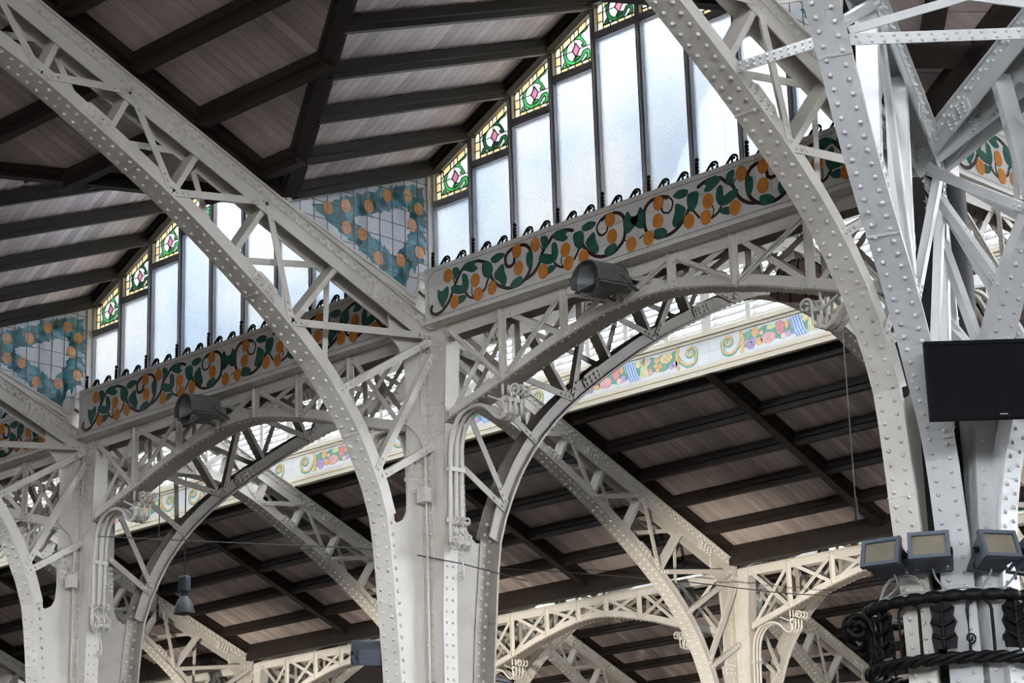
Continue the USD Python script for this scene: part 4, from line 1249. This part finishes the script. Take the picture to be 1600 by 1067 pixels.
R2 = np.array([(.66, 0), (.67, 4.2), (.70, 5.17), (.76, 5.6), (.94, 6.34), (1.42, 7.0), (1.92, 7.55), (2.53, 8.08), (3.12, 8.64), (3.55, 9.15), (3.95, 9.6), (4.7, 10.2), (5.6, 10.8), (6.6, 11.35)])
R3 = np.array([(.66, 0), (.67, 4.2), (.70, 5.5), (.77, 6.4), (1.08, 7.33), (1.31, 7.70), (1.60, 8.06), (2.0, 8.45), (2.5, 8.85), (3.2, 9.35), (4.0, 9.85), (5.0, 10.4), (6.2, 11.0)])
mk = lambda pb, z: float(np.interp(z, pb[:, 0], pb[:, 1]))
Z2 = lambda r: 9.35 + .41 * r
Z3 = lambda r: 9.45 + .36 * r
for nm, lb, O, a, pb, zt, fl in (('dome_rib', 'broad grey rivet-studded rib, second from left on the clustered pier', (7.16, .17, 0), -70, R2, Z2, True),
                                 ('dome_rib', 'grey rivet-studded rib curving up right behind the hanging screen', (6.97, .02, 0), -21, R3, Z3, False)):
    nu = [5.4, 4.4, 3.4, 2.4, 1.5]
    nl = [(r + .35, mk(pb, r + .35) + .03) for r in nu]
    fans = [(nl[-1], (.3, 9.3), True), ((1.5, zt(1.5) - .16), (1.35, mk(pb, 1.35)), False), ((1.35, mk(pb, 1.35)), (.3, 9.2), True), ((1.0, mk(pb, 1.0)), (.3, 9.0), True), ((1.0, mk(pb, 1.0)), (.3, 7.8), True)]
    make_rib(nm, lb, O, a, pb, zt, nu, nl, 6.0, fans, fl)
R4 = np.array([(.66, 0), (.67, 4.2), (.70, 5.5), (.83, 6.27), (.96, 6.66), (1.2, 7.2), (1.6, 7.8), (2.2, 8.5), (3.2, 9.3), (4.2, 9.9), (5.2, 10.4), (6.2, 10.9)])
nu = [5.4, 4.4, 3.4, 2.4, 1.5]
make_rib('dome_rib', 'rightmost grey rib of the clustered pier, under the hanging screen', (7.0, -.13, 0), 2, R4, lambda r: 9.4 + .42 * r, nu, [(r + .3, mk(R4, r + .3) + .03) for r in nu], 6.0,
         [((1.8, mk(R4, 1.8)), (.3, 9.3), True), ((1.2, mk(R4, 1.2)), (.3, 9.1), True), ((1.0, mk(R4, 1.0)), (.3, 7.8), True)], False)


def on_rib(O, a, pb, r, dx=0., up=0.):
    a = math.radians(a)
    return np.array(O) + r * np.array([math.cos(a), math.sin(a), 0]) + dx * np.array([math.sin(a), -math.cos(a), 0]) + np.array([0, 0, mk(pb, r) + up])


def tie(label, a, b, w):
    q = MB().bar(a, b, .012, w)
    t = thing('tie_plate', label, 'tie plate')
    part(t, 'plate', q, 'pier_toned_paint')
    a, b = np.asarray(a, float), np.asarray(b, float)
    d = b - a
    L = np.linalg.norm(d)
    d /= L
    s = np.cross(d, [0, 0, 1.])
    s /= np.linalg.norm(s)
    n = np.cross(s, d)
    if s @ (CAM - a) < 0:
        s = -s
    rv = MB()
    for i, u in enumerate(np.arange(.06, L - .03, .11)):
        rv.domes([a + d * u + n * w * .25 + s * .006, a + d * (u + .02) - n * w * .25 + s * .006], s, .018, 10)
    part(t, 'rivets', rv, 'pier_toned_paint', smooth=True, kind='stuff')
    part(t, 'flange', MB().bar(a + n * w / 2 - s * .03, b + n * w / 2 - s * .03, .06, .012), 'pier_toned_paint')
    return t


O2, O3 = (7.16, .17, 0), (6.97, .02, 0)
PBM = PB.copy()
p1 = np.array([7.15, YC - 3.06, mk(PB, 3.06) + .04])
p2 = on_rib(O2, -70, R2, 3.68, .15, .02)
tie('short rivet-dotted tie plate between the two left ribs of the pier', p1, p2, .10)
p3 = on_rib(O2, -70, R2, 3.67, -.15, .0)
p4 = on_rib(O3, -21, R3, 3.36, .15, .0)
tie('long horizontal tie plate with paired rivets at the upper right', p3, p4, .10)
mid = .56 * p3 + .44 * p4 + np.array([0, 0, .36])
solo('brace_bar', MB().bar(p3 + [0, 0, .08], mid, .02, .075), 'pier_toned_paint', 'plain brace bar rising to the right above the long tie plate', 'brace')
solo('brace_bar', MB().bar(p4 + [0, 0, .12], mid, .02, .075), 'pier_toned_paint', 'plain brace bar falling to the right above the long tie plate', 'brace')

# folded ceiling between the dome ribs
t = thing('ceiling_dome', 'dark folded ceiling between the pier ribs, with heavy timbers', 'ceiling', kind='structure')
C0 = np.array([7.0, .0, 9.75])
u2 = np.array([math.cos(math.radians(-70)), math.sin(math.radians(-70)), .41])
u3 = np.array([math.cos(math.radians(-21)), math.sin(math.radians(-21)), .38])
PT = lambda a, b: C0 + a * u2 + b * u3
nrm = np.cross(u3, u2)
nrm /= np.linalg.norm(nrm)
if nrm[2] < 0:
    nrm = -nrm
UP = nrm
nbd = 26
for i in range(nbd):
    a0, a1 = .1 + 6.7 * i / nbd, .1 + 6.7 * (i + 1) / nbd - .01
    part(t, 'board', MB().hexa([PT(a0, 0), PT(a1, 0), PT(0, a1), PT(0, a0)] + [PT(a0, 0) + .02 * UP, PT(a1, 0) + .02 * UP, PT(0, a1) + .02 * UP, PT(0, a0) + .02 * UP]), 'board_wood')
for a, w in ((.40, .20), (1.2, .30), (2.5, .28), (4.0, .28)):
    part(t, 'purlin', MB().bar(PT(a, 0) - .07 * UP, PT(0, a) - .07 * UP, w, .14, up=UP), 'beam_wood')
part(t, 'rafter', MB().bar(PT(.2, .0) - .07 * UP, PT(6.8, 0) - .07 * UP, .46, .14, up=UP), 'beam_wood')
part(t, 'rafter', MB().bar(PT(.0, .2) - .07 * UP, PT(0, 6.8) - .07 * UP, .34, .14, up=UP), 'beam_wood')
part(t, 'rafter', MB().bar(PT(.65, .65) - .06 * UP, PT(2.3, 2.3) - .06 * UP, .20, .12, up=UP), 'beam_wood')
part(t, 'roof_cover', MB().hexa([PT(.1, 0) + .03 * UP, PT(6.9, 0) + .03 * UP, PT(0, 6.9) + .03 * UP, PT(0, .1) + .03 * UP] + [PT(.1, 0) + .06 * UP, PT(6.9, 0) + .06 * UP, PT(0, 6.9) + .06 * UP, PT(0, .1) + .06 * UP]), 'roof_cover')

# ------------------------------------------------------------------ wrought-iron basket round the pier
PC = np.array([7.0, .11, 0])
t = thing('pier_basket', 'black wrought-iron basket of wreath, straps and twisted rope round the pier', 'ironwork')
pol = lambda az, R, z: PC + np.array([R * math.cos(math.radians(az)), R * math.sin(math.radians(az)), z])
az = np.arange(0, 360, 10)
part(t, 'wreath', MB().tube([pol(a, .84, 5.03) for a in az], .045, 8, closed=True), 'black_iron', smooth=True)
for k in range(30):
    a = 12 * k
    c = pol(a, .86, 5.03)
    d = pol(a + 90, 1, 0) - PC
    q = MB()
    sp = trimesh.creation.icosphere(subdivisions=1, radius=1.0)
    v = np.asarray(sp.vertices) * [.11, .055, .06]
    rot = np.array([d / np.linalg.norm(d), pol(a, 1, 0) - PC, [0, 0, 1]])
    part(t, 'wreath_leaf', q.add(c + v @ rot, sp.faces), 'black_iron', smooth=True)
for j in range(3):
    pts = []
    for a in np.arange(0, 360, 4):
        ph = math.radians(a * 12 + j * 120)
        pts.append(pol(a, .86 + .032 * math.cos(ph), 4.47 + .032 * math.sin(ph)))
    part(t, 'rope_strand', MB().tube(pts, .03, 6, closed=True), 'black_iron', smooth=True)
for k in range(16):
    a = -90 + 22.5 * k
    if k % 2 == 0:      # arched strap frame
        path = [pol(a + da, .84, z) for da, z in [(-7.5, 4.52), (-7.5, 4.9), (-6.6, 4.955), (-3.5, 4.995), (0, 5.0), (3.5, 4.995), (6.6, 4.955), (7.5, 4.9), (7.5, 4.52)]]
        part(t, 'strap_frame', MB().tube(path, .016, 6), 'black_iron')
    else:               # acanthus panel
        w = np.array([pol(a + 90, 1, 0) - PC, pol(a, 1, 0) - PC])
        q = MB()
        n0 = pol(a, .84, 4.56)
        prof = [(-.10, 0), (-.115, .1), (-.085, .16), (-.12, .24), (-.09, .30), (-.11, .37), (-.04, .43), (.04, .43), (.11, .37), (.09, .30), (.12, .24), (.085, .16), (.115, .1), (.10, 0)]
        q.poly(Polygon(prof), n0 - w[1] * .01, w[0], (0, 0, 1), -.02, .02)
        part(t, 'leaf_panel', q, 'black_iron')
        for z in (.08, .2, .33):
            part(t, 'leaf_rib', MB().tube([n0 + w[1] * .03 + w[0] * x + np.array([0, 0, z + .5 * abs(x)]) for x in np.linspace(-.1, .1, 7)], .018, 5), 'black_iron', smooth=True)
        part(t, 'leaf_vein', MB().tube([n0 + w[1] * .03 + np.array([0, 0, z]) for z in np.linspace(0, .42, 6)], .016, 5), 'black_iron', smooth=True)
for a in (-170, -125, -10, 35):
    rad, tg = pol(a, 1, 0) - PC, pol(a + 90, 1, 0) - PC
    for off in (-.05, .05):
        sp = scroll_path(.24, 0, .13, .03, math.pi, -1.5, 30)
        pth = [pol(a, .80, 4.5), pol(a, .86, 4.62), pol(a, .86, 4.80)] + [pol(a, .84, 4.86) + rad * (x - .06) + np.array([0, 0, z]) for x, z in sp]
        part(t, 'side_volute', MB().tube(np.array(pth) + tg * off, .028, 6), 'black_iron', smooth=True)
for a in (-120, -104, -52, -30):
    rad, tg = pol(a, 1, 0) - PC, pol(a + 90, 1, 0) - PC
    sp = scroll_path(0, .08, .05, .012, -math.pi / 2, 1.4, 24)
    part(t, 'small_scroll', MB().tube([pol(a, .85, 4.56) + tg * x + np.array([0, 0, z]) for x, z in sp], .010, 5), 'black_iron', smooth=True)
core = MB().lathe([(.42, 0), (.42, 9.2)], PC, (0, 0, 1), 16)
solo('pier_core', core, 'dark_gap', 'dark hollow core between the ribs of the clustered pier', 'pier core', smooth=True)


# ------------------------------------------------------------------ floodlights
def make_flood(label):
    t = thing('floodlight', label, 'floodlight', group=None)
    ca, sa = math.cos(math.radians(-20)), math.sin(math.radians(-20))
    base = globals()['part']

    def part(parent, name, mb, mat, smooth=False):
        base(parent, name, mb.mapped(lambda v: np.c_[v[:, 0], ca * v[:, 1] - sa * v[:, 2], sa * v[:, 1] + ca * v[:, 2]]), mat, smooth=smooth)
    # local: faces -y
    q = MB().hexa([(-.17, -.10, -.12), (.17, -.10, -.12), (.12, .16, -.09), (-.12, .16, -.09), (-.17, -.10, .12), (.17, -.10, .12), (.12, .16, .09), (-.12, .16, .09)])
    part(t, 'housing', q, 'flood_grey')
    rim = sbox(-.185, -.135, .185, .135).difference(sbox(-.15, -.10, .15, .10))
    part(t, 'rim', MB().poly(rim, (0, -.13, 0), (1, 0, 0), (0, 0, 1), -.035, .02), 'flood_grey')
    part(t, 'lens', MB().box(-.15, .15, -.125, -.118, -.10, .10), 'lens_tan')
    for k in range(6):
        z = -.075 + .03 * k
        part(t, 'cooling_fin', MB().box(.135, .16, -.09, .12, z, z + .008), 'flood_grey')
    for s in (-1, 1):
        part(t, 'yoke_arm', MB().bar((s * .185, -.02, 0), (s * .165, .22, -.07), .012, .04, up=(1, 0, 0)), 'flood_grey')
        part(t, 'pivot_knob', MB().lathe([(.0, 0), (.03, 0), (.03, .03), (0, .03)], (s * .17, -.02, 0), (s, 0, 0), 10), 'black_iron')
    part(t, 'yoke_bar', MB().bar((-.17, .22, -.07), (.17, .22, -.07), .04, .012), 'flood_grey')
    return t


fl = make_flood('grey floodlight with tan lens facing left, leftmost of the row on the pier')
p = pol(-93, 1.04, 5.40)
stage.GetPrimAtPath(fl).GetAttribute('xformOp:translate').Set(Gf.Vec3d(*map(float, p)))
stage.GetPrimAtPath(fl).GetAttribute('xformOp:rotateZ').Set(12.)
for lb, p, rz in (('grey floodlight facing the viewer squarely, second of the row on the pier', pol(-69, 1.04, 5.40), 30.), ('grey floodlight turned to the right, third of the row on the pier', pol(-38, 1.04, 5.38), 62.),
                  ('grey floodlight cut by the right edge of the picture', pol(-16, 1.06, 5.36), 85.), ('grey floodlight clamped low on the flange of the middle column, seen from behind', (-.40, -.60, 5.50), 235.),
                  ('dark floodlight in shade just right of the foot of the middle column', (-.12, 1.12, 5.15), 100.)):
    dup(fl, lb, tuple(map(float, p)), rz)
t = thing('lamp_cables', 'grey looping cables hanging from the floodlights to the black wreath', 'cable')
for a, b in ((-93, -108), (-69, -62), (-38, -44), (-22, -30)):
    pts = smooth_path([pol(a, .98, 5.32), pol(a, .90, 5.2), pol((a + b) / 2, .86, 5.12), pol(b, .88, 5.08)], 16)
    part(t, 'cable', MB().tube(pts, .011, 5), 'cable_grey', smooth=True)
for dr in (0, .02):
    pts = smooth_path([pol(-110, .88, 5.06), pol(-104, .88, 5.18 + dr), pol(-95, .88, 5.24 + dr), pol(-84, .88, 5.22 + dr), pol(-76, .88, 5.10)], 26)
    part(t, 'cable', MB().tube(pts, .010, 5), 'cable_grey', smooth=True)
pts = [pol(a, .87, 5.085 + .008 * math.sin(a * .2)) for a in np.arange(-112, -20, 4)]
part(t, 'cable', MB().tube(pts, .009, 5), 'cable_grey', smooth=True)

# assumed uplights, added behind the front columns to brighten the back row
for x, tx, pw in ((.62, -7, 1.0), (-6.4, -14, 1.0), (-13.4, -21, .9), (7.4, 0, .8)):
    L = UsdLux.SphereLight.Define(stage, '/World/' + numbered('/World', 'floodlight_glow'))
    f_ = np.array([tx - x, 13.0, 1.5])
    f_ /= np.linalg.norm(f_)
    r_ = np.cross(f_, [0, 0, 1.])
    r_ /= np.linalg.norm(r_)
    mm = Gf.Matrix4d(1.0)
    for i_, row_ in enumerate((r_, np.cross(r_, f_), -f_, (x, 1.5, 5.35))):
        for j_ in range(3):
            mm[i_, j_] = float(row_[j_])
    L.AddTransformOp().Set(mm)
    L.CreateRadiusAttr(.12)
    L.CreateColorAttr(Gf.Vec3f(1.0, .93, .82))
    L.CreateIntensityAttr(17000. * pw)
    sh = UsdLux.ShapingAPI.Apply(L.GetPrim())
    sh.CreateShapingConeAngleAttr(17.)
    sh.CreateShapingConeSoftnessAttr(.7)

# ------------------------------------------------------------------ hanging screen
t = thing('television', 'large black flat television hung before the clustered pier, cut by the right edge', 'television', loc=(8.37, -1.05, 6.77), rotz=43.8)
W2, H2 = .64, .355
part(t, 'casing', MB().box(-W2, W2, .0, .08, -H2, H2), 'tv_black')
rim = sbox(-W2, -H2, W2, H2).difference(sbox(-W2 + .035, -H2 + .06, W2 - .035, H2 - .035))
part(t, 'bezel', MB().poly(rim, (0, 0, 0), (1, 0, 0), (0, 0, 1), -.0, .018), 'tv_black')
part(t, 'screen', MB().box(-W2 + .035, W2 - .035, -.006, 0, -H2 + .06, H2 - .035), 'tv_screen')
part(t, 'maker_mark', MB().box(-.035, .035, -.0195, -.018, -H2 + .026, -H2 + .034), 'tv_mark')
part(t, 'bracket_arm', MB().bar((0, .08, 0), (-.15, .75, 0), .08, .06), 'black_iron')
part(t, 'bracket_plate', MB().box(-.2, .2, .08, .10, -.2, .2), 'black_iron')


# ------------------------------------------------------------------ horn loudspeakers on the girders
def make_horn(label):
    t = thing('horn_speaker', label, 'loudspeaker')
    hood = []
    for a in np.linspace(-20, 200, 23):
        hood.append((.26 * math.cos(math.radians(a)), .20 * math.sin(math.radians(a))))
    inn = [(x * .93, z * .93) for x, z in hood[::-1]]
    part(t, 'hood', MB().poly(Polygon(hood + inn), (0, .12, 0), (1, 0, 0), (0, 0, 1), -.05, .36), 'speaker_grey')
    part(t, 'horn_bell', MB().lathe([(.20, -.20), (.205, -.19), (.15, -.08), (.09, .0), (.05, .10), (.06, .12), (.09, .2), (.09, .34), (0, .35)], (0, 0, 0), (0, 1, 0), 20), 'speaker_cone', smooth=True)
    part(t, 'driver_cone', MB().lathe([(0, -.10), (.05, -.08), (.07, .0), (.05, .06)], (0, 0, 0), (0, 1, 0), 16), 'speaker_grey', smooth=True)
    part(t, 'floor_plate', MB().box(-.25, .25, -.2, .2, -.10, -.085), 'speaker_grey')
    for s in (-1, 1):
        part(t, 'yoke_arm', MB().bar((s * .27, .05, 0), (s * .2, .32, -.12), .012, .05, up=(1, 0, 0)), 'speaker_grey')
    return t


hs = make_horn('grey hooded horn loudspeaker on the crown of the right-hand arcade girder')
stage.GetPrimAtPath(hs).GetAttribute('xformOp:translate').Set(Gf.Vec3d(3.22, -.42, 9.10))
stage.GetPrimAtPath(hs).GetAttribute('xformOp:rotateZ').Set(-12.)
dup(hs, 'grey hooded horn loudspeaker on the crown of the left-hand arcade girder', (3.22 - 7, -.42, 9.10), -12.)

# ------------------------------------------------------------------ pendants, conduits, cables
t = thing('pendant_lamp', 'grey bell-shaped pendant lamp hanging on a cable at the lower left', 'lamp', loc=(-14.1, 7.3, 0))
part(t, 'cord', MB().tube([(0, 0, 9.4), (0, 0, 12.33)], .012, 5), 'cable_dark')
part(t, 'gear_box', MB().lathe([(0, 9.42), (.10, 9.40), (.115, 9.36), (.115, 9.12), (.07, 9.08), (.07, 9.0)], (0, 0, 0), (0, 0, 1), 16), 'flood_grey', smooth=False)
part(t, 'bell_shade', MB().lathe([(.07, 9.02), (.12, 8.96), (.17, 8.84), (.20, 8.70), (.19, 8.70), (.15, 8.85), (.06, 8.98)], (0, 0, 0), (0, 0, 1), 18), 'speaker_cone', smooth=True)
part(t, 'bulb', MB().blob((0, 0, 8.80), .08, 2, (1, 1, 1.3)), 'lamp_glass', smooth=True)
for lb, x, y, zb in (('thin hanging cord with slender dark weight before the side-nave ceiling at right', .9, 7.3, 8.2), ('thin dark hanging cord left of the pendant lamp', -14.9, 7.3, 9.0)):
    t = thing('hanging_cord', lb, 'cord', loc=(x, y, 0))
    part(t, 'cord', MB().tube([(0, 0, zb), (0, 0, 13.73)], .010, 5), 'cable_grey' if x > 0 else 'cable_dark')
    part(t, 'weight', MB().lathe([(0, zb + .02), (.025, zb), (.03, zb - .3), (0, zb - .34)], (0, 0, 0), (0, 0, 1), 8), 'cable_dark')
for i, (x, zbx, lb) in enumerate(((0, 7.32, 'painted conduit with junction box running up the middle column'), (-7, 7.36, 'painted conduit with junction box running up the left column'))):
    t = thing('conduit', lb, 'conduit')
    pth = smooth_path([(x + .12, -.14, 4.0), (x + .12, -.14, 6.5), (x + .115, -.14, 7.8), (x + .09, -.15, 7.95), (x + .06, -.3, 8.12), (x + .03, -.5, 8.2)], 26)
    part(t, 'pipe', MB().tube(pth, .014, 6), 'iron_paint', smooth=True)
    part(t, 'junction_box', MB().box(x + .06, x + .19, -.24, -.125, zbx - .085, zbx + .085), 'iron_paint')
    for dz in (-.06, -.02, .02, .06):
        part(t, 'box_rib', MB().box(x + .19, x + .197, -.23, -.13, zbx + dz - .008, zbx + dz + .008), 'iron_paint')
t = thing('overhead_cable', 'thin dark cable crossing the foot of the middle column', 'cable')
part(t, 'strand', MB().tube([(-5.2, -.95, 7.62), (-2.66, -.93, 7.13), (-.2, -.92, 6.66), (.02, -.16, 6.63), (.44, .1, 6.5), (.7, .9, 6.35)], .008, 5), 'cable_dark')
t = thing('overhead_cable', 'thin dark cable sagging across to the right-hand back column', 'cable')
part(t, 'strand', MB().tube(smooth_path([(-12.6, 13.4, 10.05), (-11.1, 13.4, 9.76), (-7.4, 13.4, 8.98), (-4.0, 13.4, 8.22), (-1, 13.4, 7.9)], 20), .010, 5), 'cable_dark')
t = thing('ribbed_hood', 'rusty ribbed domed hood half hidden behind the right end of the arcade girder', 'hood', loc=(5.1, .62, 8.72))
part(t, 'arm', MB().bar((0, -.40, .04), (0, -.1, .2), .06, .04), 'dark_gap')
prof = [(.33 * math.cos(a), .36 * math.sin(a)) for a in np.linspace(0, math.pi / 2, 10)]
part(t, 'shell', MB().lathe(prof, (0, 0, 0), (0, 0, 1), 24), 'hood_rust', smooth=True)
for k in range(12):
    a = k * math.pi / 6
    part(t, 'rib', MB().tube([(r * 1.01 * math.cos(a), r * 1.01 * math.sin(a), z * 1.01) for r, z in prof[:-1]], .010, 5), 'dark_gap', smooth=True)
